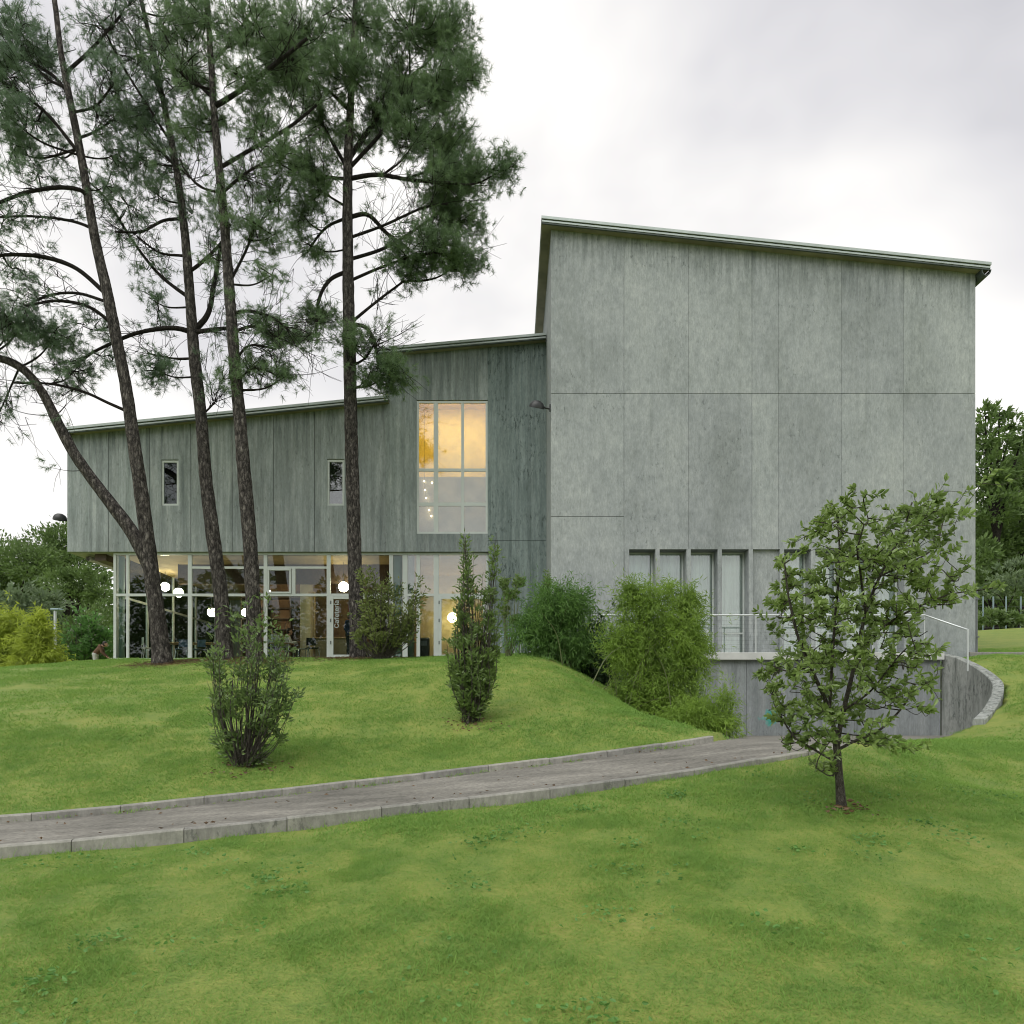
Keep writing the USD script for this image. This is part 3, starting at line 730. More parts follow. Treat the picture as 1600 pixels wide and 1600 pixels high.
def roof(name, xa, za, xb, zb, y0, y1, thick, ends=True):
    """A thin mono-pitch roof with its zinc edge strips as sub-parts; za, zb: top heights."""
    mb = MB(); mb.prism([(xa, za - thick), (xb, zb - thick), (xb, zb - 0.03), (xa, za - 0.03)], y0 + 0.03, y1)
    r = obj(name, mb.get(), M['soffit'], bld)
    s1 = MB(); s1.prism([(xa - 0.02, za - 0.085), (xb + 0.02, zb - 0.085), (xb + 0.02, zb), (xa - 0.02, za)], y0 - 0.02, y1 + 0.02)
    obj('roof_coping', s1.get(), M['fascia'], r)
    s2 = MB(); s2.prism([(xa, za - 0.125), (xb, zb - 0.125), (xb, zb - 0.086), (xa, za - 0.086)], y0 + 0.02, y0 + 0.06)
    obj('shadow_gap', s2.get(), M['slot'], r)
    s3 = MB(); s3.prism([(xa, za - 0.175), (xb, zb - 0.175), (xb, zb - 0.126), (xa, za - 0.126)], y0, y0 + 0.08)
    obj('edge_strip', s3.get(), M['fascia'], r)
    s4 = MB(); s4.prism([(xa, za - thick - 0.02), (xb, zb - thick - 0.02), (xb, zb - 0.176), (xa, za - 0.176)], y0 + 0.015, y0 + 0.07)
    obj('drip_board', s4.get(), M['slot'], r)
    return r


roof('block_roof', rx0, 15.49, rx1, 14.04, YB - 0.3, YB + 14.3, 0.205)
gut = MB()
ph = np.linspace(math.pi, 2 * math.pi, 12)
for rr in (0.15,):
    prof = [(14.78 + rr * math.cos(p), 13.84 + rr * 1.35 * math.sin(p)) for p in ph] + [(14.78 + (rr - 0.02) * math.cos(p), 13.84 + (rr - 0.02) * 1.35 * math.sin(p)) for p in ph[::-1]]
    gut.prism(prof, YB - 0.28, YB + 14)
obj('gutter', gut.get(), M['slot'], bld)
mb = MB(); mb.tube([(X1 + 0.07, YB + 0.1, 0.9), (X1 + 0.07, YB + 0.1, bzz(918))], 0.06, 12)
dp = obj('downpipe', mb.get(), M['dark_pipe'], bld, smooth=40)
mb = MB()
for z in (2.4, 3.6):
    mb.box(X1 + 0.0, X1 + 0.14, YB + 0.02, YB + 0.18, z, z + 0.04)
obj('pipe_bracket', mb.get(), M['dark_pipe'], dp)

# long wing: upper storey panels
ZS = wz(862)                       # soffit
XS = wx(602)


def low_top(x):
    return 10.156 + (x + 15.9) * (11.314 - 10.156) / 11.47 - 0.17


def high_top(x):
    return 12.995 + (x + 4.66) * (13.518 - 12.995) / 5.75 - 0.17


pc = [105 + 64.4 * k for k in range(8)] + [602]
small = {2: (252, 279, 718, 790), 6: (511, 538, 717, 790)}
for i in range(8):
    xa, xb = wx(pc[i]) + (0.009 if i else 0), wx(pc[i + 1]) - (0.009 if i < 7 else 0.002)
    p = Polygon([(xa, ZS), (xb, ZS), (xb, low_top(xb)), (xa, low_top(xa))])
    for k, (l, r, tp, bt) in small.items():
        p = p.difference(sbox(wx(l), wz(bt), wx(r), wz(tp)))
    panel(p, YW, YW + 0.12, M['wing'])
xr = X0 + 0.02
bw = (651, 762, 625, 834)
panel([(XS, ZS), (wx(651), ZS), (wx(651), high_top(wx(651))), (XS, high_top(XS))], YW, YW + 0.12, M['wing_upper'])
panel([(wx(651), wz(625)), (wx(762), wz(625)), (wx(762), high_top(wx(762))), (wx(651), high_top(wx(651)))], YW, YW + 0.12, M['wing_upper'])
panel([(wx(651), ZS), (wx(762), ZS), (wx(762), wz(834)), (wx(651), wz(834))], YW, YW + 0.12, M['wing_upper'])
panel([(wx(762), wz(845) + J), (xr, wz(845) + J), (xr, high_top(xr)), (wx(762), high_top(wx(762)))], YW, YW + 0.12, M['dark_wing'])
panel([(wx(763.5), 1.2), (xr, 1.2), (xr, wz(845) - J), (wx(762), wz(845) - J), (wx(762), ZS), (wx(763.5), ZS)], YW, YW + 0.12, M['dark_wing'])
back = Polygon([(wx(105) + 0.02, ZS + 0.02), (xr, ZS + 0.02), (xr, high_top(xr)), (XS, high_top(XS)), (XS, low_top(XS)), (wx(105) + 0.02, low_top(wx(105)))])
for (l, r, tp, bt) in list(small.values()) + [bw]:
    back = back.difference(sbox(wx(l), wz(bt), wx(r), wz(tp)))
obj('joint_backing', MB().prism(back, YW + 0.121, YW + 0.3).get(), M['joint'], bld)
obj('side_wall', MB().prism([(wx(105), ZS), (wx(105) + 0.2, ZS), (wx(105) + 0.2, low_top(wx(105))), (wx(105), low_top(wx(105)))], YW + 0.13, YW + 11).get(), M['wing'], bld)
obj('side_wall', MB().prism([(XS, low_top(XS) - 0.3), (XS + 0.2, low_top(XS) - 0.3), (XS + 0.2, high_top(XS)), (XS, high_top(XS))], YW + 0.13, YW + 11).get(), M['wing'], bld)
obj('rear_wall', MB().prism([(wx(105), 1.2), (xr, 1.2), (xr, high_top(xr)), (XS, high_top(XS)), (XS, low_top(XS)), (wx(105), low_top(wx(105)))], YW + 11, YW + 11.2).get(), M['wing'], bld)
roof('wing_roof', wx(105) - 0.17, 10.14, XS + 0.14, 11.31, YW - 0.3, YW + 11.3, 0.19)
roof('upper_wing_roof', XS - 0.24, 12.99, X0 - 0.03, 13.52, YW - 0.3, YW + 11.3, 0.19)
# floors, soffits and inner partitions
XG0, XG1 = wx(175), wx(762)
obj('upper_floor', MB().box(wx(105) + 0.01, xr, YW + 0.125, YW + 10.9, ZS - 0.015, ZS + 0.25).get(), M['soffit_pale'], bld)
obj('cafe_ceiling', MB().box(XG0 + 0.06, xr, YW + 0.35, YW + 10.8, ZS - 0.07, ZS - 0.02).get(), M['ceiling'], bld)
obj('floor_slab', MB().box(XG0 - 0.1, xr, YW - 0.12, YW + 10.95, 1.70, 1.955, 0.01).get(), M['slab'], bld)
obj('cafe_floor', MB().box(XG0 + 0.1, xr, YW + 0.2, YW + 10.8, 1.956, 1.985).get(), M['floor'], bld)
obj('duct', MB().tube([(-15.42, YW + 0.35, 5.66), (-15.42, YW + 10, 5.66)], 0.10, 16, cap=False).tube([(-15.42, YW + 0.5, 5.66), (-15.42, YW + 10, 5.66)], 0.085, 16).get(), M['soffit_pale'], bld, smooth=40)
obj('soffit_beam', MB().box(-15.15, -14.75, YW + 0.3, YW + 10, 5.56, 5.79).get(), M['dark_wood'], bld)
# inner walls of the cafe and the stair hall
obj('cafe_back_wall', MB().box(XG0 + 3.2, -4.6, YW + 5.2, YW + 5.35, 1.98, ZS - 0.07).get(), M['inner_dark'], bld)
obj('cafe_partition', MB().box(wx(620), wx(620) + 0.12, YW + 0.6, YW + 5.2, 1.98, ZS - 0.07).get(), M['inner_dark'], bld)
obj('bulkhead', MB().box(wx(240), wx(612), YW + 1.9, YW + 2.05, 5.0, ZS - 0.07).get(), M['dark_wood'], bld)
sh = MB()
for z in (3.1, 3.55, 4.0, 4.45, 4.9):
    sh.box(wx(300), wx(425), YW + 4.7, YW + 5.15, z, z + 0.04)
for x in (wx(300), wx(345), wx(390), wx(425)):
    sh.box(x, x + 0.05, YW + 4.7, YW + 5.16, 2.0, 5.2)
obj('wall_shelf', sh.get(), M['dark_wood'], bld)
obj('inner_pillar', MB().box(wx(436), wx(454), YW + 2.6, YW + 3.0, 1.98, ZS - 0.07).get(), M['cream'], bld)
obj('wood_post', MB().box(wx(464), wx(466.5), YW + 2.2, YW + 2.27, 2.6, 4.75).box(wx(455), wx(464), YW + 2.2, YW + 2.26, 4.69, 4.75).box(wx(466.5), wx(471), YW + 2.2, YW + 2.26, 3.95, 4.0).get(), M['wood'], bld)
obj('hall_back_wall', MB().box(wx(622), xr, YW + 4.2, YW + 4.35, 1.98, ZS - 0.07).get(), M['cream'], bld)
obj('red_hanging', MB().box(wx(496), wx(510), YW + 4.9, YW + 4.95, 2.7, 4.65).get(), M['red'], bld)
obj('red_poster', MB().box(wx(528), wx(536), YW + 3.4, YW + 3.43, 4.1, 4.75).get(), M['red'], bld)

# glazing of the ground storey
ZG = 1.985
gy0, gy1 = YW + 0.13, YW + 0.21
zt1, zt2 = wz(928.5), wz(885.5)
mull = [(174, 178), (194, 198), (291, 297), (410, 415.5), (509, 515), (607, 613), (628, 636), (650, 655.5), (677, 685), (759.5, 763)]


def bar(x0, x1, z0, z1, dy=0.0, name='mullion'):
    return obj(name, MB().box(x0, x1, gy0 + dy, gy1 - dy * 0.5, z0, z1).get(), M['frame'], glz)


glz = obj('glazing_sill', MB().box(XG0 - 0.02, XG1, gy0 - 0.02, gy1 + 0.02, ZG - 0.025, ZG + 0.02).box(XG0 - 0.02, XG1, gy0 - 0.01, gy1, ZS - 0.085, ZS - 0.02).get(), M['frame'], bld)
for l, r in mull:
    bar(wx(l), wx(r), ZG + 0.021, ZS - 0.09)
for a, b in zip(mull[:-1], mull[1:]):
    if (a[0], b[0]) != (607, 628):
        bar(wx(a[1]), wx(b[0]), zt1 - 0.045, zt1 + 0.045, 0.004, 'transom')
for l, r in ((297, 410), (415.5, 509)):
    bar(wx(l), wx(r), zt2 - 0.04, zt2 + 0.04, 0.004, 'transom')
bar(wx(454), wx(459.5), zt1 + 0.046, zt2 - 0.041, 0.006)
sf = MB()
for (l, r, b, tt) in ((416, 453, zt1 + 0.05, zt2 - 0.045),):
    sf.box(wx(l), wx(r), gy0 - 0.02, gy1 - 0.01, b, b + 0.06); sf.box(wx(l), wx(r), gy0 - 0.02, gy1 - 0.01, tt - 0.06, tt)
    sf.box(wx(l), wx(l) + 0.06, gy0 - 0.018, gy1 - 0.01, b + 0.06, tt - 0.06); sf.box(wx(r) - 0.06, wx(r), gy0 - 0.018, gy1 - 0.01, b + 0.06, tt - 0.06)
obj('opening_sash', sf.get(), M['frame'], glz)
for i, (a, b) in enumerate(zip(mull[:-1], mull[1:])):
    gm = M['glass'] if i < 6 else M['glass_mirror']
    for z0, z1 in ((ZG + 0.02, zt1 - 0.04), (zt1 + 0.04, ZS - 0.09)):
        if i in (7, 8) and z0 < zt1 - 0.5:
            gm2 = M['glass']
        else:
            gm2 = gm
        obj('pane', MB().box(wx(a[1]) - 0.01, wx(b[0]) + 0.01, gy0 + 0.035, gy0 + 0.041, z0, z1).get(), gm2, glz)
# doors
for (l, r, hs) in ((515, 606, 1), (685, 759, 1)):
    df = MB(); zt = zt1 - 0.05; fw = 0.10
    df.box(wx(l) + 0.005, wx(l) + fw, gy0 - 0.02, gy1 - 0.01, ZG + 0.022, zt); df.box(wx(r) - fw, wx(r) - 0.005, gy0 - 0.02, gy1 - 0.01, ZG + 0.022, zt)
    df.box(wx(l) + fw, wx(r) - fw, gy0 - 0.018, gy1 - 0.012, zt - fw, zt - 0.002); df.box(wx(l) + fw, wx(r) - fw, gy0 - 0.018, gy1 - 0.012, ZG + 0.024, ZG + 0.14)
    dd = obj('door', df.get(), M['frame'], bld)
    obj('hinge', MB().box(wx(l) + 0.0, wx(l) + 0.03, gy0 - 0.035, gy0 - 0.0205, 3.95, 4.07).box(wx(l), wx(l) + 0.03, gy0 - 0.035, gy0 - 0.0205, 3.3, 3.42).box(wx(l), wx(l) + 0.03, gy0 - 0.035, gy0 - 0.0205, 2.5, 2.62).get(), M['black'], dd)
    obj('door_handle', MB().tube([(wx(r) - fw - 0.06, gy0 - 0.08, 2.8), (wx(r) - fw - 0.06, gy0 - 0.08, 3.3)], 0.015, 8).get(), M['chrome'], dd)
tx = meshkit.text_mesh('Cafetería', 0.155, 0.004, bold=True)
v = np.array(tx.vertices)
zb = wz(981); sc = (wz(937) - zb) / v[:, 0].max()
v = np.c_[wx(527.5) - v[:, 1] * sc * 0.9, gy0 + 0.028 - v[:, 2], zb + v[:, 0] * sc]
obj('door_lettering', (v, tx.faces), M['fascia'], bld)
ring = trimesh.creation.annulus(0.045, 0.085, 0.004)
rv = np.array(ring.vertices)
nt = obj('glass_notice', MB().box(wx(620.5), wx(629), gy0 - 0.03, gy0 - 0.022, wz(972), wz(962)).get(), M['paper'], bld)
obj('notice_ring', (np.c_[wx(624.7) + rv[:, 0] * 0.8, gy0 - 0.034 + rv[:, 2] * 0, wz(967) + rv[:, 1] * 0.8], ring.faces), M['black'], nt)
# side glazing on the left and the round columns
sg = MB()
for y in (YW + 0.2, YW + 2.4, YW + 4.6, YW + 6.8, YW + 9, YW + 10.9):
    sg.box(XG0, XG0 + 0.08, y, y + 0.09, ZG, ZS - 0.02)
sg.box(XG0 + 0.005, XG0 + 0.075, YW + 0.29, YW + 10.9, zt1 - 0.04, zt1 + 0.04)
sgo = obj('side_glazing_frame', sg.get(), M['frame'], bld)
for y in (YW + 0.29, YW + 2.49, YW + 4.69, YW + 6.89, YW + 9.09):
    obj('pane', MB().box(XG0 + 0.035, XG0 + 0.041, y, y + 2.1, ZG, ZS - 0.02).get(), M['glass'], sgo)
for px, rr in ((187, 0.17), (621, 0.17), (642, 0.13)):
    obj('round_column', MB().tube([(wx(px) * (YW + 0.5) / YW, YW + 0.5, ZG), (wx(px) * (YW + 0.5) / YW, YW + 0.5, ZS - 0.02)], rr, 28).get(), M['column'], bld, smooth=40)


def framed_window(l, r, tp, bt, vert, horiz, gm, inner, fw=0.075, depth=0.06):
    xa, xb, za, zb = wx(l), wx(r), wz(bt), wz(tp)
    y0, y1 = YW + 0.03, YW + 0.03 + depth
    fr = MB()
    fr.box(xa, xa + fw, y0, y1, za, zb - 0.02); fr.box(xb - fw, xb, y0, y1, za, zb - 0.02)
    fr.box(xa + fw, xb - fw, y0 + 0.002, y1, za, za + fw); fr.box(xa + fw, xb - fw, y0 + 0.002, y1, zb - fw - 0.02, zb - 0.02)
    w = obj('window', fr.get(), M['frame'], bld)
    for (a, b) in vert:
        obj('mullion', MB().box(wx(a), wx(b), y0 + 0.004, y1 - 0.002, za + fw, zb - fw - 0.02).get(), M['frame'], w)
    xs = [xa + fw] + [e for a, b in vert for e in (wx(a), wx(b))] + [xb - fw]
    zs = [za + fw] + [e for a, b in horiz for e in (wz(b), wz(a))] + [zb - fw - 0.02]
    for (a, b) in horiz:
        for i in range(0, len(xs), 2):
            obj('transom', MB().box(xs[i], xs[i + 1], y0 + 0.008, y1 - 0.006, wz(b), wz(a)).get(), M['frame'], w)
    for i in range(0, len(xs), 2):
        for k in range(0, len(zs), 2):
            obj('pane', MB().box(xs[i] - 0.01, xs[i + 1] + 0.01, y0 + 0.03, y0 + 0.036, zs[k] - 0.01, zs[k + 1] + 0.01).get(), gm, w)
    return w


framed_window(252, 279, 718, 790, [], [], M['glass'], None)
framed_window(511, 538, 717, 790, [], [], M['glass_mirror'], None)
framed_window(651, 762, 625, 834, [(677.5, 684.5), (720.5, 725)], [(790, 784.5), (736, 731.5)][::1], M['glass_mirror'], None)
# rooms behind the upper windows
for (l, r, tp, bt) in small.values():
    rm = MB(); xa, xb, za, zb = wx(l) - 0.5, wx(r) + 0.5, wz(bt) - 0.5, wz(tp) + 0.4
    rm.box(xa, xb, YW + 1.4, YW + 1.5, za, zb); rm.box(xa - 0.1, xa, YW + 0.31, YW + 1.4, za, zb); rm.box(xb, xb + 0.1, YW + 0.31, YW + 1.4, za, zb)
    rm.box(xa, xb, YW + 0.31, YW + 1.4, za - 0.1, za - 0.001); rm.box(xa, xb, YW + 0.31, YW + 1.4, zb + 0.001, zb + 0.1)
    obj('small_room', rm.get(), M['dark_wood'], bld)
xa, xb, za, zb = wx(651) - 0.25, wx(762) + 0.25, wz(834) - 0.35, wz(625) + 0.55
obj('stair_hall', MB().box(xa, xb, YW + 2.2, YW + 2.3, za, zb).box(xa - 0.1, xa, YW + 0.31, YW + 2.2, za, zb).box(xb, xb + 0.1, YW + 0.31, YW + 2.2, za, zb).box(xa, xb, YW + 0.31, YW + 2.2, za - 0.1, za - 0.001).get(), M['cream'], bld)
obj('hall_upper_wall', MB().box(xa + 0.002, xb - 0.002, YW + 2.12, YW + 2.198, wz(740), zb - 0.001).get(), M['ochre'], bld)
obj('hall_ceiling', MB().box(xa, xb, YW + 0.31, YW + 2.2, zb + 0.001, zb + 0.1).get(), M['ochre'], bld)
obj('hall_blind', MB().box(xa + 0.1, xb - 0.1, YW + 0.5, YW + 0.52, za + 0.1, wz(738)).get(), M['blind'], bld)

lp = thing('ceiling_panel_light', 'warm ceiling panel light glowing inside the big stair window', 'lamp', (wx(706), YW + 0.6, zb - 0.08))
obj('diffuser', MB().box(xa + 0.3, xb - 0.3, YW + 0.42, YW + 0.82, zb - 0.07, zb - 0.05).get(), M['warm_panel'], lp)
obj('housing', MB().box(xa + 0.25, xb - 0.25, YW + 0.37, YW + 0.87, zb - 0.049, zb - 0.002).get(), M['frame'], lp)

hb = W(669, 775, YW + 0.42)
hs_ = thing('string_of_bulbs', 'string of small bulbs hanging inside the left column of the tall window', 'lights', hb)
for px, py in ((663, 752), (664, 766), (666, 778), (669, 788), (670, 797), (675, 754), (674, 806)):
    bp_ = W(px, py, YW + 0.42); sb_ = trimesh.creation.icosphere(1, 0.028); sb_.apply_translation(bp_)
    obj('bulb', sb_, M['small_bulb'], hs_)
obj('wire', MB().tube([W(663, 640, YW + 0.42), W(664, 766, YW + 0.42), W(670, 797, YW + 0.42), W(674, 806, YW + 0.42)], 0.005, 4).get(), M['black'], hs_)

# terrace in front of the block, its railing and the retaining wall
YT = 21.8
XTL = bx(880)
obj('terrace_slab', MB().box(XTL, 12.93, YT, YB - 0.006, ZT - 0.225, ZT, 0.012).get(), M['slab'], bld)
rw = thing('retaining_wall', 'low concrete retaining wall under the terrace with a curved end dipping into the lawn', 'wall', (9, 22, -0.65))
xs = [1.6, 4.4, 7.05, 8.55, 10.3, 12.9]
for a, b in zip(xs[:-1], xs[1:]):
    obj('wall_panel', MB().box(a + 0.006, b - 0.006, YT + 0.16, YT + 0.5, -0.95, ZT - 0.226).get(), M['retain'], rw)
n = len(HOOK)
inn, ou = HOOK[:, :2] - OUT * 0.0, HOOK[:, :2] + OUT * HW
rows = [np.c_[inn, np.full(n, -1.0)], np.c_[inn, HOOK[:, 2] - 0.02], np.c_[inn + OUT * 0.02, HOOK[:, 2]], np.c_[ou - OUT * 0.02, HOOK[:, 2]], np.c_[ou, HOOK[:, 2] - 0.02], np.c_[ou, np.full(n, -1.0)]]
V = np.stack(rows, 1).reshape(-1, 3)
fs = []
for i in range(n - 1):
    for j in range(5):
        fs.append((i * 6 + j, i * 6 + j + 1, (i + 1) * 6 + j + 1, (i + 1) * 6 + j))
e = (n - 1) * 6
fs += [(e, e + 1, e + 4, e + 5), (e + 1, e + 2, e + 3, e + 4), (0, 5, 4, 1), (1, 4, 3, 2)]
obj('curved_end', (V, fs), M['mossy'], rw, smooth=30, label='dark stained curved end of the wall')
gp = W(1203, 1118, YT + 0.155)
gr = thing('graffiti', 'teal spray paint smudge on the retaining wall behind the round-crowned young tree', 'graffiti', gp)
obj('paint', MB().box(gp[0] - 0.62, gp[0] + 0.62, YT + 0.150, YT + 0.154, gp[2] - 0.6, gp[2] + 0.6).get(), M['teal_paint'], gr)

zr = (CY - 961) / F * (YT + 0.05)
rl = thing('railing', 'slim steel handrail along the terrace edge, sloping down at its right end', 'railing', (7, YT + 0.06, ZT))
re0, re1 = np.array([12.35, YT + 0.05, zr]), np.array([W(1512, 984, 20.6)[0], 20.6, W(1512, 984, 20.6)[2]])
obj('top_rail', MB().tube([(XTL + 0.1, YT + 0.05, zr), re0, re1], 0.026, 10).get(), M['steel'], rl, smooth=40)
for x in (2.0, 3.8, 5.6, 7.3, 9.1, 10.8, 12.35):
    obj('post', MB().box(x - 0.012, x + 0.012, YT + 0.035, YT + 0.065, ZT - 0.2, zr - 0.02).get(), M['steel'], rl)
obj('post', MB().tube([re1 + [0, 0, 0.02], (re1[0], re1[1], 1.2)], 0.024, 8).get(), M['steel'], rl)
mesh_w = MB()
for z in np.arange(ZT + 0.12, zr - 0.05, 0.12):
    mesh_w.tube([(XTL + 0.1, YT + 0.05, z), (12.35, YT + 0.05, z)], 0.0018, 4)
obj('wires', mesh_w.get(), M['dark_pipe'], rl)

# dome shaped wall lamps


def wall_lamp(p, side, label, yaw=0.0):
    t = thing('wall_lamp', label, 'lamp', p, 'black dome lamps on the walls')
    prof = [(0.001, 0.20), (0.08, 0.185), (0.15, 0.13), (0.19, 0.05), (0.205, -0.03), (0.19, -0.03), (0.15, 0.05), (0.001, 0.11)]
    v, f = lathe(prof, 24)
    v = v * [1.25, 1.0, 1.0]; tilt = -0.18 * side
    Rm = (trimesh.transformations.rotation_matrix(0.40, [1, 0, 0]) @ trimesh.transformations.rotation_matrix(tilt, [0, 1, 0]))[:3, :3]
    v = v @ Rm.T + [side * 0.42, 0, 0]
    obj('shade', (v + np.array(p), f), M['black'], t, smooth=40)
    obj('arm', (np.array(p) + 0, 0) if False else MB().tube(np.array([(0, 0, -0.06), (side * 0.14, 0, -0.03), (side * 0.28, 0, 0.05)]) + p, 0.03, 8).get(), M['black'], t, smooth=40)
    obj('bracket', MB().box(p[0] - 0.02, p[0] + 0.02, p[1] - 0.06, p[1] + 0.06, p[2] - 0.13, p[2] + 0.07).get(), M['black'], t)
    g = obj('lens', (lathe([(0.001, -0.02), (0.15, -0.02)], 16)[0] * [1.25, 1, 1] @ Rm.T + [side * 0.42, 0, 0] + np.array(p), lathe([(0.001, -0.02), (0.15, -0.02)], 16)[1]), M['dark_pipe'], t)
    return t


wall_lamp(np.array([X0 - 0.02, YB + 0.25, (CY - 636) / F * (YB + 0.25)]), -1, 'black dome lamp on the left corner of the tall block')
wall_lamp(np.array([wx(105) - 0.02, YW + 0.3, (CY - 811) / F * (YW + 0.3)]), -1, 'black dome lamp on the far left end of the long wing')
wall_lamp(np.array([X1 + 0.0, YB + 6.5, (CY - 641) / F * (YB + 6.5)]), 1, 'dark dome lamp on the right side of the tall block')

# ------------------------------------------------------------------ cafe interior things
def pendant(px, py, Y, r, label):
    p = W(px, py, Y)
    t = thing('pendant_lamp', label, 'lamp', p, 'globe lamps in the cafe')
    r *= 0.88
    s = trimesh.creation.icosphere(3, r); s.apply_translation(p)
    obj('globe', s, M['globe'], t, smooth=True)
    obj('cord', MB().tube([p + [0, 0, r], (p[0], p[1], ZS - 0.07)], 0.008, 6).get(), M['black'], t)
    obj('cap', MB().tube([p + [0, 0, r - 0.02], p + [0, 0, r + 0.05]], 0.05, 12).get(), M['black'], t)
    return t


pendant(279, 926, 28.0, 0.20, 'globe lamp hanging right of the forked pine trunk')
pendant(258, 917, 29.5, 0.20, 'globe lamp half hidden behind the forked pine trunk')
pendant(331, 957, 29.2, 0.20, 'globe lamp low beside the second pine trunk, behind shrub tips')
pendant(383, 957, 29.2, 0.17, 'globe lamp between the second and third pine trunks')
pendant(537, 917, 27.6, 0.22, 'globe lamp above the lettered glass door')
pendant(420, 925, 29.5, 0.10, 'small bulb lamp under the opening sash left corner')


def chair(name_label, loc, rz, seat_mat, leg_mat, group):
    t = thing('cafe_chair', name_label, 'chair', loc, group, rz)
    s = MB().box(-0.22, 0.22, -0.21, 0.21, 0.43, 0.46, 0.012)
    obj('seat', s.get(), seat_mat, t, local=True)
    bk = MB()
    for i in range(7):
        a = (i - 3) / 3 * 0.6
        bk.box(0.24 * math.sin(a) - 0.043, 0.24 * math.sin(a) + 0.043, 0.10 + 0.10 * math.cos(a), 0.115 + 0.10 * math.cos(a), 0.56, 0.84)
    obj('backrest', bk.get(), seat_mat, t, local=True)
    for sx in (-1, 1):
        for sy in (-1, 1):
            obj('leg', MB().tube([(0.19 * sx, 0.17 * sy, 0.44), (0.23 * sx, 0.21 * sy, 0.0)], 0.012, 6).get(), leg_mat, t, local=True)
        obj('back_post', MB().tube([(0.19 * sx, 0.18, 0.44), (0.17 * sx, 0.215, 0.60)], 0.011, 6).get(), leg_mat, t, local=True)
    return t


def table(label, loc, w, dp, mat, group):
    t = thing('cafe_table', label, 'table', loc, group)
    obj('tabletop', MB().box(-w / 2, w / 2, -dp / 2, dp / 2, 0.71, 0.74, 0.008).get(), mat, t, local=True)
    for sx in (-1, 1):
        for sy in (-1, 1):
            obj('leg', MB().box(sx * (w / 2 - 0.06) - 0.02, sx * (w / 2 - 0.06) + 0.02, sy * (dp / 2 - 0.06) - 0.02, sy * (dp / 2 - 0.06) + 0.02, 0.0, 0.71).get(), M['steel'], t, local=True)
    return t


def fl(px, Y):
    return np.array([(px - CX) / F * Y, Y, 1.986])


chair('white cafe chair behind the glass left of the forked pine trunk', fl(232, 27.2), 2.2, M['white'], M['white'], 'cafe chairs')
chair('blue cafe chair at the table just right of the forked pine trunk', fl(285, 27.6), 0.2, M['blue'], M['chrome'], 'cafe chairs')
chair('blue cafe chair right of the tall mullion beside the table', fl(310, 27.7), -0.2, M['blue'], M['chrome'], 'cafe chairs')
chair('dark cafe chair with chrome legs left of the lettered door', fl(488, 27.1), 0.5, M['black_cloth'], M['chrome'], 'cafe chairs')
chair('white cafe chair left of the dark chrome-legged chair', fl(474, 27.4), -1.2, M['white'], M['chrome'], 'cafe chairs')
table('pale wooden cafe table behind the forked pine trunk', fl(300, 28.3), 1.9, 0.75, M['wood'], 'cafe tables')
table('wooden cafe table where two people sit behind the bushy shrub', fl(441, 28.4), 0.8, 0.75, M['wood'], 'cafe tables')
ct = thing('bar_counter', 'wooden bar counter inside the lettered glass door', 'counter', fl(530, 29.8))
obj('counter_front', MB().box(-0.9, 0.8, -0.3, 0.3, 0, 1.05).get(), M['inner_olive'], ct, local=True)
obj('counter_top', MB().box(-0.95, 0.85, -0.36, 0.36, 1.05, 1.10, 0.01).get(), M['wood'], ct, local=True)
bp = thing('waste_bin', 'black waste bin just inside the glass left of the right-hand door', 'bin', fl(663, 26.9))
obj('body', MB().box(-0.19, 0.19, -0.17, 0.17, 0, 0.75, 0.02).get(), M['black'], bp, local=True)
obj('lid', MB().box(-0.2, 0.2, -0.18, 0.18, 0.755, 0.80, 0.015).get(), M['chrome'], bp, local=True)
obj('door_flap', MB().box(-0.12, 0.12, -0.182, -0.172, 0.5, 0.68).get(), M['dark_pipe'], bp, local=True)
hl = thing('hall_lamp', 'warm lamp glowing on the hall wall behind the right-hand glass door', 'lamp', W(707, 965, 29.6))
s = trimesh.creation.icosphere(2, 0.2); s.apply_translation(W(707, 965, 29.6)); obj('globe', s, M['warm_panel'], hl, smooth=True)
obj('wall_bracket', MB().tube([W(707, 965, 29.6) + [0, 0.19, 0], W(707, 965, 29.6) + [0, 0.85, 0]], 0.025, 8).get(), M['black'], hl)


